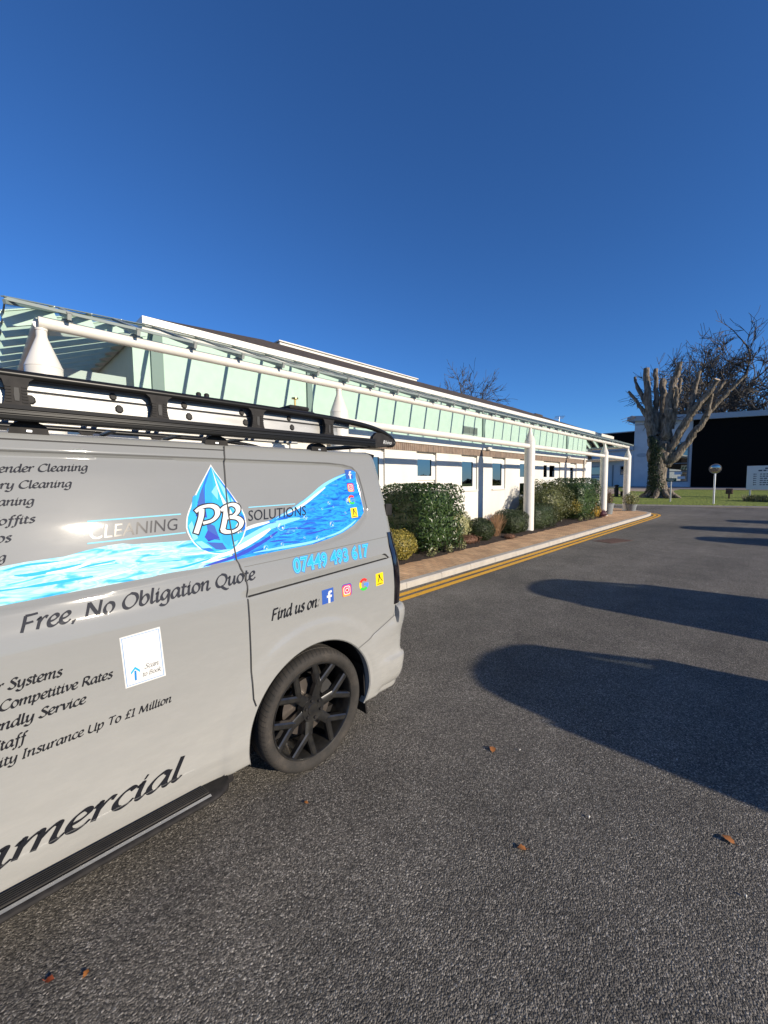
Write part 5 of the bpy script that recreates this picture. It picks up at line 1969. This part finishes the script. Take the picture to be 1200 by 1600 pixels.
ZBED = .12
bush('laurel_hedge', (7.02, 5.80, ZBED), (.74, .83, .735), .082, 6400, 'laurel', 'large clipped block of glossy laurel beside the van rear', 'hedge', e=7.0, lump=.012, tilt=.42, seed=3, aspect=.46)
bush('variegated_bush', (5.72, 5.30, ZBED - .02), (.43, .40, .30), .042, 4200, 'varieg', 'low rounded yellow variegated bush right behind the rear of the van', seed=5, lump=.05, tilt=.6)
bush('variegated_bush', (8.42, 5.70, ZBED), (.42, .35, .40), .05, 2200, 'cream', 'small cream and green variegated bush against the side of the big laurel block', seed=6, lump=.10, tilt=.7)
bush('ball_shrub', (9.02, 5.42, ZBED - .03), (.43, .36, .305), .036, 5600, 'box', 'low round dark green ball shrub nearest the big laurel block', seed=8, lump=.03, tilt=.6, group='clipped ball shrubs')
bush('ball_shrub', (10.95, 5.55, ZBED - .03), (.58, .46, .36), .038, 6500, 'box', 'round dark green ball shrub tucked against a canopy column behind dry stems', seed=9, lump=.04, tilt=.6, group='clipped ball shrubs', e=2.6)
bush('box_hedge', (12.75, 5.52, ZBED - .02), (.86, .42, .40), .042, 6500, 'box', 'low squared dark green hedge just past the thick middle column', 'hedge', e=5.0, lump=.02, tilt=.5, seed=10)
bush('loose_shrub', (14.55, 5.95, ZBED), (1.20, .75, .74), .075, 6000, 'olive', 'large loose olive green shrub between the low hedge and the far laurel', 'shrub', seed=12, lump=.10, tilt=.8, e=2.5, lo=.7)
bush('golden_shrub', (15.55, 5.32, ZBED + .25), (.30, .24, .30), .05, 500, 'varieg', 'small yellow leaved sprig on the edge of the loose olive shrub', 'shrub', seed=13, lump=.15, tilt=.9, core=False, lo=.4)
bush('laurel_hedge', (17.05, 5.86, ZBED), (1.15, .76, .80), .085, 6000, 'laurel', 'tall clipped laurel block near the end of the bed by the far columns', 'hedge', e=6.0, lump=.018, tilt=.45, seed=14, aspect=.46)
bush('golden_shrub', (17.85, 5.36, ZBED - .02), (.34, .28, .29), .045, 1100, 'gold', 'bright golden orange leaved shrub at the end of the bed', 'shrub', seed=15, lump=.08, tilt=.7)
bush('maroon_plant', (18.32, 5.16, ZBED - .03), (.24, .20, .16), .04, 600, 'maroon', 'low purple maroon plant beside the golden shrub', 'plant', seed=16, lump=.1, tilt=.8)
bush('low_heather', (8.35, 5.32, ZBED - .03), (.40, .22, .13), .035, 800, 'redbrown', 'low reddish brown heather in front of the big laurel block', 'plant', seed=17, lump=.12, tilt=.8)
bush('low_heather', (9.95, 5.05, ZBED - .03), (.22, .14, .07), .03, 300, 'redbrown', 'tiny flat reddish brown plant at the foot of the dry stems', 'plant', seed=18, lump=.12, tilt=.8)
for k, (x, y, s) in enumerate(((6.5, 5.02, .10), (7.1, 5.0, .09), (7.6, 5.02, .11), (15.9, 5.22, .10), (16.6, 5.2, .11), (17.2, 5.18, .09))):
    bush('ground_cover_sprig', (x, y, ZBED - .02), (s * 1.4, s * .8, s), .045, 110, 'cream', ['pale green sprig low under the near corner of the big laurel', 'pale green sprig low under the middle of the big laurel', 'pale green sprig low under the far corner of the big laurel', 'pale sprig at the foot of the loose olive shrub', 'pale sprig at the foot of the far laurel, near end', 'pale sprig at the foot of the far laurel beside the golden shrub'][k], 'plant', seed=30 + k, lump=.2, tilt=.9, core=False, lo=.3, group='sprigs under the laurels')

# dry stems
o = empty('dry_grass_shrub', (9.98, 5.52, ZBED), 'tangle of bare tan brown stems between the two ball shrubs', 'shrub')
mb = MB()
g = np.random.default_rng(4)
for k in range(150):
    a = g.uniform(0, 2 * PI)
    sp = g.uniform(.1, .62)
    L = g.uniform(.45, .68)
    b = np.array((g.uniform(-.14, .14), g.uniform(-.1, .1), 0))
    tip = b + np.array((math.cos(a) * sp * .75, math.sin(a) * sp * .55, L * math.sqrt(max(.2, 1 - sp * sp))))
    mid = b + (tip - b) * .5 + np.array((0, 0, .06)) + g.normal(size=3) * .03
    mb.tube([b, mid, tip], [.005, .004, .0025], 4, caps=False)
mb.build('stems', 'dry', o)

# pots
def pot(loc, r, h, m, pl, psize, label, seed, leaf):
    o = empty('plant_pot', loc, label, 'plant pot')
    mb = MB().lathe([(.0, 0), (r * .72, 0), (r * .98, h * .93), (r * 1.05, h * .94), (r * 1.05, h), (r * .92, h), (r * .9, h * .9), (.0, h * .88)], 24)
    mb.build('pot', 'pot', o, smooth=40)
    P, N = shape_points(int(psize[3]), psize[:3], 2.0, .15, seed, .3)
    g = np.random.default_rng(seed)
    N = N + g.normal(size=N.shape) * .9
    N /= np.linalg.norm(N, axis=1, keepdims=True)
    mesh_from_leaves(leaf_quads(P, N, leaf, rnd=g)).build('foliage', m, o, loc=(0, 0, h + psize[2] * .7))
    return o


pot((20.15, 5.45, .096), .26, .50, 'terracotta', None, (.26, .26, .34, 500), 'grey pot with an upright rust red plant standing beside the far column', 41, .07)
pot((22.95, 5.14, .096), .26, .34, 'cream', None, (.38, .36, .36, 900), 'grey pot with a trailing cream and green plant at the last column', 42, .09)

# =================================================================== lawn furniture
def on_lawn(x, y):
    return lawn_at(x, y)


o = empty('small_sign', (32.14, 4.95, on_lawn(32.14, 4.95) - .02), 'small dark green sign on a short white post in the lawn by the tree', 'sign')
MB().box(-.035, .035, -.035, .035, 0, 1.66).build('post', 'white', o, bevel=.008)
MB().box(-.055, -.036, -.29, .29, 1.36, 1.58).build('sign_plate', 'signgreen', o, bevel=.006)
mb = MB()
for z, w in ((1.51, .40), (1.43, .30)):
    mb.box(-.059, -.0555, -w / 2, w / 2, z - .012, z + .012)
mb.build('printed_line', 'white', o)

o = empty('traffic_mirror', (31.35, 2.66, on_lawn(31.35, 2.66) - .02), 'round convex traffic mirror on a grey pole at the lawn edge', 'mirror')
MB().tube([(0, 0, 0), (0, 0, 1.98)], .05, 12).build('pole', 'steel', o, smooth=40)
mb = MB()
n1, d1 = [], []
tilt = Matrix.Rotation(math.radians(-13), 4, 'Y') @ Matrix.Rotation(math.radians(18), 4, 'Z')
prof = [(.0, -.12), (.07, -.115), (.14, -.100), (.20, -.077), (.25, -.048), (.270, -.036)]
mb.lathe(prof, 36, 0, 'x')
mb.v = [tuple(tilt @ Vector(p) + Vector((-.07, 0, 2.16))) for p in mb.v]
mb.build('mirror_face', 'mirror', o, smooth=60)
mb = MB().lathe([(.270, -.040), (.297, -.045), (.306, -.028), (.297, .02), (.17, .045), (.0, .045)], 36, 0, 'x')
mb.v = [tuple(tilt @ Vector(p) + Vector((-.07, 0, 2.16))) for p in mb.v]
mb.build('rim', 'redbrown_rim' if False else 'terrace', o, smooth=40)

o = empty('notice_board', (38.84, 1.28, on_lawn(38.84, .6) - .02), 'large pale notice board with lines of navy print on white posts', 'sign')
for y in (.02, -2.4):
    MB().box(-.05, .05, y - .05, y + .05, 0, 2.25).build('post', 'white', o, bevel=.008)
MB().box(-.085, -.052, -2.62, .24, .58, 2.27).build('panel', 'signpanel', o, bevel=.01)
mb = MB()
for z, y0, y1 in ((2.08, -1.75, -.70), (1.93, -2.05, -.36)):
    y = y1
    while y > y0:
        w = random.uniform(.10, .28)
        mb.box(-.089, -.086, max(y - w, y0), y, z - .045, z + .045)
        y -= w + .06
for k in range(6):
    z = 1.68 - k * .15
    mb.box(-.089, -.086, -.28, -.12, z - .02, z + .02)
    mb.box(-.089, -.086, -.16, -.12, z - .04, z + .04)
    y = -.46
    while y > -2.0 + random.uniform(0, .7):
        w = random.uniform(.08, .22)
        mb.box(-.089, -.086, y - w, y, z - .032, z + .032)
        y -= w + .045
mb.build('printed_line', 'navy', o)

o = empty('bollard_light', (35.94, 9.12, on_lawn(35.94, 9.12) - .02), 'short black bollard light on the lawn behind the far columns', 'bollard')
MB().lathe([(.17, 0), (.17, .03), (.15, .04), (.15, .74), (.12, .75), (.12, .86), (.18, .87), (.18, .93), (.06, .98), (.0, .98)], 20).build('post', 'black', o, smooth=35)
o = empty('ground_light', (36.6, 8.75, on_lawn(36.6, 8.75) - .02), 'small black light box on the lawn beside the bollard', 'light')
MB().box(-.16, .16, -.22, .22, .05, .42).box(-.05, .05, -.05, .05, 0, .05).build('housing', 'black', o, bevel=.03)
o = empty('flood_light', (36.85, 2.3, on_lawn(36.85, 2.3) - .02), 'small brown floodlight on a stake in the lawn behind the mirror', 'light')
MB().box(-.05, .05, -.05, .05, 0, .34).build('stake', 'iron', o)
MB().box(-.10, .10, -.19, .19, .34, .72).box(-.13, -.1005, -.15, .15, .38, .68).build('housing', 'iron', o, bevel=.02)
o = empty('ornamental_grass', (34.6, -.15, on_lawn(34.6, 0) - .02), 'low clump of grey green tufted plants in front of the notice board', 'plant')
mb = MB()
g = np.random.default_rng(12)
for k in range(620):
    b = np.array((g.uniform(-.45, .75), g.uniform(-1.6, 1.6), 0))
    a = g.uniform(0, 6.28)
    L = g.uniform(.28, .52)
    tip = b + np.array((math.cos(a) * .22, math.sin(a) * .22, L))
    s = np.array((-math.sin(a), math.cos(a), 0)) * .016
    mid = b + (tip - b) * .6 + np.array((0, 0, .08))
    mb.add([b - s, b + s, mid + s, mid - s, tip], [(0, 1, 2, 3), (3, 2, 4)])
mb.build('blades', 'tuft', o)

# =================================================================== trees
def limb(mb, pts, radii, n=12, m=0, cap_m=1, knob=.0):
    P = crspline([np.array(p, float) for p in pts], 5)
    R = np.interp(np.linspace(0, 1, len(P)), np.linspace(0, 1, len(radii)), radii)
    P = [p + rng.normal(size=3) * R[i] * .13 for i, p in enumerate(P)]
    R = R * .84 * (1 + rng.normal(size=len(R)) * .11)
    mb.tube(P, list(R), n, m, caps=False)
    b = len(mb.v) - n
    mb.f.append(tuple(range(b, b + n)))
    mb.mi.append(cap_m)


TX, TYY = 36.41, 6.31
TZ = on_lawn(TX, TYY) - .05
TREE = empty('pollarded_tree', (TX, TYY, TZ), 'huge pollarded tree with thick sawn off limbs and ivy on its trunk', 'tree')
mb = MB()
q = lambda y, z: (0, y - TYY, z - TZ)          # measured in the plane of the trunk
def L3(pts, dx):
    return [(dx * i / (len(pts) - 1), *q(*p)[1:]) for i, p in enumerate(pts)]
mb.tube([(0, .05, -.1), (0, .05, .25), (0, .08, .7), (0, .12, 1.6), (0, .10, 2.6), (0, .05, 3.5), (0, -.05, 4.3)], [1.10, .80, .60, .52, .54, .58, .42], 20, 0)
for k in range(9):
    a = k / 9 * 2 * PI + .3
    mb.tube([(.55 * math.cos(a), .55 * math.sin(a), .6), (.90 * math.cos(a), .90 * math.sin(a), .22), (1.45 * math.cos(a), 1.45 * math.sin(a), -.06)], [.22, .20, .08], 8, 0)
for pts, rr, dx in (
    ([(6.5, 2.6), (6.85, 4.2), (7.0, 5.6), (7.2, 7.4), (7.45, 10.15)], [.60, .50, .40, .31, .24], -.2),
    ([(6.75, 5.0), (6.75, 6.6), (6.85, 8.2), (6.98, 10.1)], [.36, .27, .22, .18], .5),
    ([(7.0, 6.6), (7.5, 7.6), (8.2, 9.2), (8.35, 9.75)], [.26, .18, .14, .11], .6),
    ([(6.95, 5.8), (7.6, 7.0), (8.1, 7.9), (8.55, 8.55)], [.26, .18, .14, .10], -.4),
    ([(6.4, 3.4), (6.35, 5.2), (6.4, 6.8), (6.5, 8.9), (6.52, 9.1)], [.42, .36, .30, .26, .24], .9),
    ([(6.2, 2.8), (6.05, 4.6), (5.9, 6.4), (5.85, 8.0), (5.55, 9.3), (5.35, 10.1)], [.55, .44, .36, .30, .26, .22], -.3),
    ([(5.9, 6.2), (5.65, 7.4), (5.45, 8.2), (5.4, 9.1)], [.26, .20, .16, .13], .5),
    ([(5.75, 5.4), (5.5, 7.1), (5.45, 8.0), (5.5, 8.4)], [.24, .18, .15, .12], -.6),
    ([(6.0, 3.0), (5.55, 4.4), (4.9, 5.6), (4.4, 6.6), (3.6, 7.7), (3.15, 8.5)], [.48, .38, .32, .28, .22, .17], -.4),
    ([(4.65, 6.2), (4.58, 7.4), (4.42, 8.6), (4.3, 9.4)], [.25, .20, .17, .14], .3),
    ([(4.3, 6.7), (3.7, 7.4), (3.2, 7.9), (2.85, 8.45)], [.22, .17, .14, .12], .5),
    ([(6.0, 2.6), (5.3, 3.6), (4.6, 4.6), (3.9, 5.8), (3.3, 6.9), (2.6, 7.7), (1.75, 8.7)], [.42, .34, .28, .25, .21, .17, .12], .3),
    ([(3.7, 6.1), (3.55, 7.0), (3.45, 7.6)], [.17, .13, .10], -.2),
):
    limb(mb, L3(pts, dx), rr)
mb.build('trunk', ['bark', 'cutwood'], TREE, smooth=70)
P, N = [], []
g = np.random.default_rng(21)
for k in range(2600):
    z = g.random() ** 1.1 * 4.6
    a = g.normal(math.radians(140), math.radians(38) * (1.15 - z / 6)) + .3 * math.sin(z * 2.3)
    r = float(np.interp(z, [0, .7, 1.6, 3.5, 4.4], [.80, .62, .55, .62, .66])) + g.uniform(0, .14)
    P.append((r * math.cos(a), .1 + r * math.sin(a), z + .1))
    N.append((math.cos(a), math.sin(a), .2))
P, N = np.array(P), np.array(N)
N = N + g.normal(size=N.shape) * .5
N /= np.linalg.norm(N, axis=1, keepdims=True)
mesh_from_leaves(leaf_quads(P, N, .12, rnd=g, aspect=.8)).build('ivy', 'ivy', TREE)


def bare_tree(loc, height, spread, seed, label, levels=6, trunk=.35, first=.3, group='bare winter trees', density=3):
    o = empty('bare_tree', loc, label, 'tree', group)
    g = np.random.default_rng(seed)
    mt, mt2 = MB(), MB()

    def grow(p, d, L, r, lv):
        n = 4 if lv > 1 else 2
        pts, q, dd = [p], p, d
        for k in range(n):
            dd = dd + g.normal(size=3) * (.16 if lv < levels else .05)
            dd[2] += .05 * (1 if lv > 2 else 0)
            dd /= np.linalg.norm(dd)
            q = q + dd * L / n
            pts.append(q)
        r1 = max(r * .66, .026)
        tgt = mt if lv >= levels - 1 else mt2
        tgt.tube(pts, list(np.linspace(r, r1, n + 1)), 7 if lv >= levels - 1 else 4 if lv > 2 else 3, 0, caps=False)
        if lv == 0:
            return
        kids = density if lv > 1 else density + 1
        for k in range(kids + (1 if g.random() < .4 else 0)):
            f = g.uniform(.45, 1.0) if k else 1.0
            i = min(int(f * n), n)
            base = pts[i]
            ax = g.normal(size=3)
            ax -= ax @ dd * dd
            ax /= np.linalg.norm(ax)
            sp = g.uniform(.35, .85) * spread * (.45 if k == 0 else 1)
            nd = dd * math.cos(sp) + ax * math.sin(sp)
            grow(base, nd / np.linalg.norm(nd), L * g.uniform(.62, .84), max(r1 * g.uniform(.6, .9), .032) if k else r1 * .92, lv - 1)
    grow(np.array((0, 0, 0.)), np.array((0, 0, 1.)), height * first, trunk, levels)
    mt.build('trunk', 'twig', o, smooth=60)
    mt2.build('crown', 'twig', o)
    return o


bare_tree((64, 10.3, .5), 21, 1.0, 3, 'bare winter tree rising behind the flat roof, just right of the pollarded tree', trunk=.45, first=.30)
bare_tree((66, 4.6, .5), 24, 1.0, 5, 'tallest bare winter tree, above the black clad wall behind the notice board', trunk=.5, first=.30)
bare_tree((63, 1.2, .5), 17, 1.1, 8, 'wide bare winter tree at the picture edge, lowest of those behind the black wall', trunk=.42, first=.28)
bare_tree((75, 5.6, .5), 20, 1.0, 11, 'faint bare winter tree standing behind the others over the black wall', trunk=.4, first=.3)
bare_tree((64, 41.3, 0), 22, 1.0, 9, 'bare winter tree showing over the brown roof of the long building', trunk=.4, first=.34)

# =================================================================== far buildings
HALL = empty('hall_building', (55, 0, 0), 'large hall with white corner and black clad front under a grey flat roof', 'building')
HL = lambda mb, name, mats, parent=None, **k: mb.build(name, mats, parent or HALL, loc=(-55, 0, 0) if parent is None else (0, 0, 0), **k)
XB = 55.0
mb = MB()
mb.box(XB, XB + 18, 6.72, 12.25, -.2, 8.6)
HL(mb, 'wall', 'farwhite')
mb = MB()
mb.box(XB - .10, XB + 18, -10, 6.70, .55, 8.05)
k = 0
z = .6
while z < 8.0:
    mb.box(XB - .125, XB - .101, -10, 6.70, z, z + .20)
    z += .235
HL(mb, 'cladding', 'cladding')
mb = MB().box(XB - .06, XB + 18, -10, 6.7, -.2, .548)
HL(mb, 'plinth', 'farwhite')
mb = MB()
prof = [(12.95, 8.62), (12.95, 9.00), (12.6, 9.18), (6.0, 8.62), (-10, 7.86), (-10, 7.40), (6.7, 8.08), (12.5, 8.60)]
n = len(prof)
vs = [(XB - .55, y, z) for y, z in prof] + [(XB + 18, y, z) for y, z in prof]
mb.add(vs, [tuple(range(n)), tuple(range(n, 2 * n))[::-1]] + [(k, n + k, n + (k + 1) % n, (k + 1) % n) for k in range(n)])
HL(mb, 'roof', 'greyroof')
mb = MB()
for y in (8.83, 7.02):
    mb.box(XB - .10, XB + .02, y - .06, y + .06, 1.5, 5.75)
for z in (5.75, 1.46):
    mb.box(XB - .10, XB + .02, 6.96, 8.89, z - .05, z + .05)
for z in (4.9, 4.15, 3.45, 2.55):
    mb.box(XB - .085, XB + .02, 7.08, 8.77, z - .04, z + .04)
wf = HL(mb, 'window', 'frame')
MB().box(XB - .05, XB - .03, 7.08, 8.77, 1.51, 5.70).build('pane', 'pane', wf)
mb = MB().box(XB - .07, XB - .055, 7.5, 8.2, 2.2, 2.5)
mb.box(XB - .07, XB - .055, 7.2, 7.9, 1.7, 2.0)
mb.build('notice', 'signpanel', wf)
mb = MB().box(XB - .10, XB - .001, 9.05, 9.75, .7, 3.3)
df = HL(mb, 'door', 'frame')
MB().box(XB - .12, XB - .101, 9.15, 9.65, 1.6, 3.1).build('pane', 'pane', df)
mb = MB()
mb.lathe([(.0, -.02), (.42, -.02), (.42, 0.0), (.0, .0)], 24, 0, 'x', (XB - .02, 11.4, 4.55))
mb.v = [(x, 11.4 + (y - 11.4) * 1.3, 4.55 + (z - 4.55) * .55) for x, y, z in mb.v]
HL(mb, 'wall_badge', 'greyroof')

LOW = empty('low_annex', (54.9, 12.3, 0), 'low pale annex with dark windows seen between the far columns', 'building')
LL = lambda mb, name, mats, parent=None, **k: mb.build(name, mats, parent or LOW, loc=(-54.9, -12.3, 0) if parent is None else (0, 0, 0), **k)
mb = MB().box(54.95, 66, 12.26, 40, -.2, 5.20)
LL(mb, 'wall', 'farwhite')
mb = MB().box(54.5, 66, 12.27, 40, 5.202, 5.75)
LL(mb, 'fascia', 'greyroof', bevel=.03)
mb = MB().box(55.4, 66, 12.28, 40, 5.752, 6.7)
LL(mb, 'roof_plant_screen', 'cladding')
mb = MB().box(53.8, 54.949, 13.0, 40, 4.05, 4.32)
LL(mb, 'door_canopy', 'greyroof', bevel=.02)
for y0, y1, z0, z1 in ((15.35, 17.2, 2.3, 3.35), (12.6, 13.6, 2.3, 3.35), (15.3, 17.1, .75, 2.0)):
    f = LL(MB().box(54.88, 54.949, y0, y1, z0, z1), 'window', 'frame')
    MB().box(54.86, 54.879, y0 + .08, y1 - .08, z0 + .08, z1 - .08).build('pane', 'pane', f)
LL(MB().box(54.89, 54.949, 14.35, 14.47, .4, 3.5), 'drainpipe', 'frame')
BLK = empty('black_store', (55, 13, 0), 'black clad block tucked behind the white hall corner', 'building')
mb = MB().box(0, 10, -.70, 12, -.2, 7.35)
mb.build('wall', 'cladding', BLK)
mb = MB().box(-.12, 10, -.74, 12.1, 7.352, 7.46)
mb.build('roof', 'greyroof', BLK)

o = empty('bench', (42.6, 11.6, on_lawn(42.6, 11.6)), 'pale bench in front of the low annex beside the bollard', 'bench')
MB().box(-.2, .2, -.8, .8, .42, .48).build('seat', 'signpanel', o, bevel=.01)
for y in (-.65, .65):
    MB().box(-.18, .18, y - .04, y + .04, 0, .419).build('leg', 'frame', o)

WING = empty('wing_building', (23.8, 10.6, 0), 'far wing with a thin white flat roof beyond the brown shingled roof', 'building')
mb = MB().box(0, 16.2, -.1, 9.5, 5.28, 5.52)
mb.build('roof', 'white', WING, bevel=.02)
mb = MB().box(.9, 14.6, 1.2, 9.3, 3.3, 5.278)
mb.build('upper_wall', 'cladding', WING)
mb = MB().box(.9, 14.6, 1.21, 9.3, -.1, 3.298)
mb.build('wall', 'farwhite', WING)
mb = MB().box(-.1, .9, -.12, 1.0, 5.521, 5.70)
mb.build('roof_vent', 'shingle', WING)
AER = empty('television_aerial', (36.5, 14.0, 5.5), 'thin television aerial standing on the far white flat roof', 'aerial')
mb = MB().tube([(0, 0, 0), (0, 0, 1.8)], .02, 6)
mb.build('mast', 'steel', AER)
mb = MB().tube([(-.8, -.4, 1.75), (.8, .4, 1.75)], .014, 5)
for k in range(6):
    t = -.7 + k * .28
    mb.tube([(t + .2, t * .5 - .35, 1.75), (t - .2, t * .5 + .35, 1.75)], .01, 4)
mb.build('antenna', 'steel', AER)

# =================================================================== woodland across the car park (mirrored in the glass and the paint)
g = np.random.default_rng(77)
Pn, Nn = [], []
for k in range(90):
    x = -70 + k * 2.2 + g.uniform(-1, 1)
    h = 1.9 + .8 * math.sin(k * .37) + .7 * math.sin(k * .9 + 1) + g.uniform(-.4, .4)
    P, N = shape_points(260, (2.2, 2.0, h * .55), 2.0, .18, k, .6)
    Pn.append(P + np.array((x, -58 + g.uniform(-3, 3), h * .5)))
    Nn.append(N)
Pn, Nn = np.concatenate(Pn), np.concatenate(Nn)
Nn = Nn + g.normal(size=Nn.shape) * .5
Nn /= np.linalg.norm(Nn, axis=1, keepdims=True)
w = mesh_from_leaves(leaf_quads(Pn, Nn, .95, rnd=g, aspect=.8)).build('woodland', 'wood')
tag(w, 'dark line of woodland far across the car park', 'woodland', kind='stuff')
w['category'] = 'woodland'

# =================================================================== parked cars out to the right, whose shadows reach into the picture
def make_car():
    o = empty('parked_car', (0, 0, 0), 'parked silver hatchback', 'car')
    # stations along y: half width, sill height, belt height
    ST = [(-2.05, .60, .42, .66), (-1.98, .74, .32, .78), (-1.75, .82, .24, .86), (-1.2, .87, .22, .93), (-.8, .885, .22, .98), (0, .89, .22, 1.0), (1.2, .885, .22, 1.02), (1.75, .86, .26, 1.03), (1.98, .78, .34, 1.0), (2.06, .66, .42, .95)]
    mb = MB()
    G = []
    for y, w, a, b in ST:
        m = (a + b) / 2
        G.append([(-w * .93, y, a), (-w, y, a + .1), (-w, y, m), (-w * .985, y, b - .1), (-w * .93, y, b - .02), (-w * .80, y, b + .004), (0, y, b + .02), (w * .80, y, b + .004), (w * .93, y, b - .02), (w * .985, y, b - .1), (w, y, m), (w, y, a + .1), (w * .93, y, a), (0, y, a - .02), (-w * .93, y, a)])
    mb.grid(G, 0)
    mb.add(G[0][:-1], [tuple(range(14))])
    mb.add(G[-1][:-1], [tuple(range(14))[::-1]])
    mb.build('body', 'carwhite', o, smooth=50)
    RP = [(-.35, .56, 1.46), (-.1, .60, 1.51), (.6, .62, 1.535), (1.2, .60, 1.52), (1.5, .56, 1.50), (1.68, .46, 1.475), (1.78, .30, 1.455), (1.81, .12, 1.445)]
    mb = MB()
    top = [[(-w, y, z - .02), (-w * .8, y, z + .012), (0, y, z + .03), (w * .8, y, z + .012), (w, y, z - .02)] for y, w, z in RP]
    mb.grid(top, 0)
    mb.grid([[(x, y, z - .03) for x, y, z in r] for r in top], 0, flip=True)
    mb.build('roof', 'carwhite', o, smooth=60)
    mb = MB()
    B = {s: [(s * .80, -1.08, .985), (s * .80, -.05, 1.01), (s * .80, .75, 1.02), (s * .79, 1.72, 1.03)] for s in (-1, 1)}
    T = {s: [(s * .56, -.35, 1.445), (s * .60, .0, 1.50), (s * .615, .75, 1.52), (s * .44, 1.60, 1.462)] for s in (-1, 1)}
    for s in (-1, 1):
        for i in range(4):
            mb.bar(B[s][i], T[s][i], .075, .05, 0, (0, 1, .3))
    mb.build('pillar', 'carwhite', o)
    mb = MB()
    for s in (-1, 1):
        for i in range(3):
            q = [B[s][i], B[s][i + 1], T[s][i + 1], T[s][i]]
            mb.add(q, [(0, 1, 2, 3)])
    mb.add([B[-1][0], B[1][0], T[1][0], T[-1][0]], [(0, 1, 2, 3)])
    mb.add([B[-1][3], B[1][3], T[1][3], T[-1][3]], [(0, 1, 2, 3)])
    mb.build('car_window', 'carglass', o)
    for sx in (-1, 1):
        for y in (-1.28, 1.27):
            mb = MB().lathe([(.19, .0), (.30, -.01), (.32, .02), (.32, .18), (.30, .20)], 28, 0, 'x', (.70 if sx > 0 else -.90, y, .32))
            wlo = mb.build('wheel', 'rubber', o, smooth=40)
            MB().lathe([(.0, .03), (.06, .02), (.19, .01), (.20, .0), (.20, .2), (.0, .19)], 28, 0, 'x', (.70 if sx > 0 else -.90, y, .32)).build('hub', 'alu', wlo, smooth=30)
        MB().box(sx * .64 - .14, sx * .64 + .14, -2.03, -1.86, .62, .74).build('headlight', 'pane', o, bevel=.03)
        MB().box(sx * .70 - .10, sx * .70 + .10, 1.90, 2.04, .82, 1.0).build('tail_light', 'red', o, bevel=.03)
        MB().box(sx * .96 - .1, sx * .96 + .1, -.92, -.80, .98, 1.12).build('wing_mirror', 'carwhite', o, bevel=.03)
    return o


car = make_car()
for i, (x, y, s, lab) in enumerate(((3.94, -4.25, 1.0, 'car parked nearest the van on its right'), (6.88, -3.80, 1.06, 'second car parked along from the van on its right'), (14.75, -4.60, 1.0, 'third car along on the right, past the empty bays'), (17.7, -4.15, 1.05, 'fourth car along on the right'), (21.4, -4.8, 1.0, 'last car in the row on the right'))):
    c = car if i == 0 else copy_tree(car)
    c.location = (x, y, 0)
    c.scale = (s, s, s)
    c['label'] = 'silver hatchback, ' + lab
    c['group'] = 'cars parked in bays on the right'

# =================================================================== litter on the asphalt
def fallen_leaf(x, y, s, m, rz, label):
    o = bpy.data.objects.new('fallen_leaf', None)
    mb = MB()
    P = []
    for i in range(7):
        t = i / 6
        w = math.sin(PI * t ** .8) * .36 * (1 + .25 * math.sin(t * 14))
        h = .08 * math.sin(PI * t) + .05 * t
        P.append([((t - .5), -w, h + .10 * w), ((t - .5), 0, h), ((t - .5), w, h + .22 * w)])
    P = [[(a * s * .68, b * s * .68, .004 + c * s * .8) for a, b, c in r] for r in P]
    mb.grid(P, 0)
    mb.tube([(-.34 * s, 0, .006), (-.52 * s, .05 * s, .010)], .0012, 4)
    o = mb.build('fallen_leaf', m, None, smooth=60, loc=(x, y, 0))
    o.rotation_euler = (0, 0, rz)
    return tag(o, label, 'leaf', 'fallen leaves on the asphalt')


fallen_leaf(2.115, 1.165, .075, 'leaforange', .5, 'brown orange fallen leaf lying below the tip of the largest car shadow')
fallen_leaf(1.608, .737, .060, 'leaforange', 2.2, 'small pale orange fallen leaf in the middle of the open asphalt')
fallen_leaf(2.305, .081, .075, 'leaforange', 1.2, 'curled orange fallen leaf near the edge of the car shadow on the right')
fallen_leaf(.064, 1.648, .042, 'leafred', -.6, 'dark red fallen leaf near the bottom left corner by the van')
fallen_leaf(.153, 1.584, .034, 'leaforange', .9, 'yellow orange fallen leaf next to the dark red one')
fallen_leaf(1.082, 1.652, .036, 'leaforange', 1.9, 'tiny yellow fallen leaf just below the van wheel')
fallen_leaf(5.69, 3.95, .06, 'leafred', .4, 'small rust fallen leaf lying by the kerb near the yellow lines')
for x, y, s, lab in ((2.224, 1.043, .007, 'tiny white scrap on the asphalt beside the brown orange leaf'), (1.995, .577, .008, 'pale grey scrap on the open asphalt between two leaves'), (2.026, .009, .007, 'thin pale stalk on the asphalt near the right edge'), (2.78, .34, .006, 'pale scrap inside the largest car shadow')):
    mb = MB().add([(-s, -s * .5, .004), (s * .8, -s * .6, .008), (s, s * .3, .005), (-s * .3, s * .6, .010), (0, 0, .014)], [(0, 1, 4), (1, 2, 4), (2, 3, 4), (3, 0, 4)])
    tag(mb.build('paper_scrap', 'pale', None, loc=(x, y, 0)), lab, 'litter', 'scraps on the asphalt')
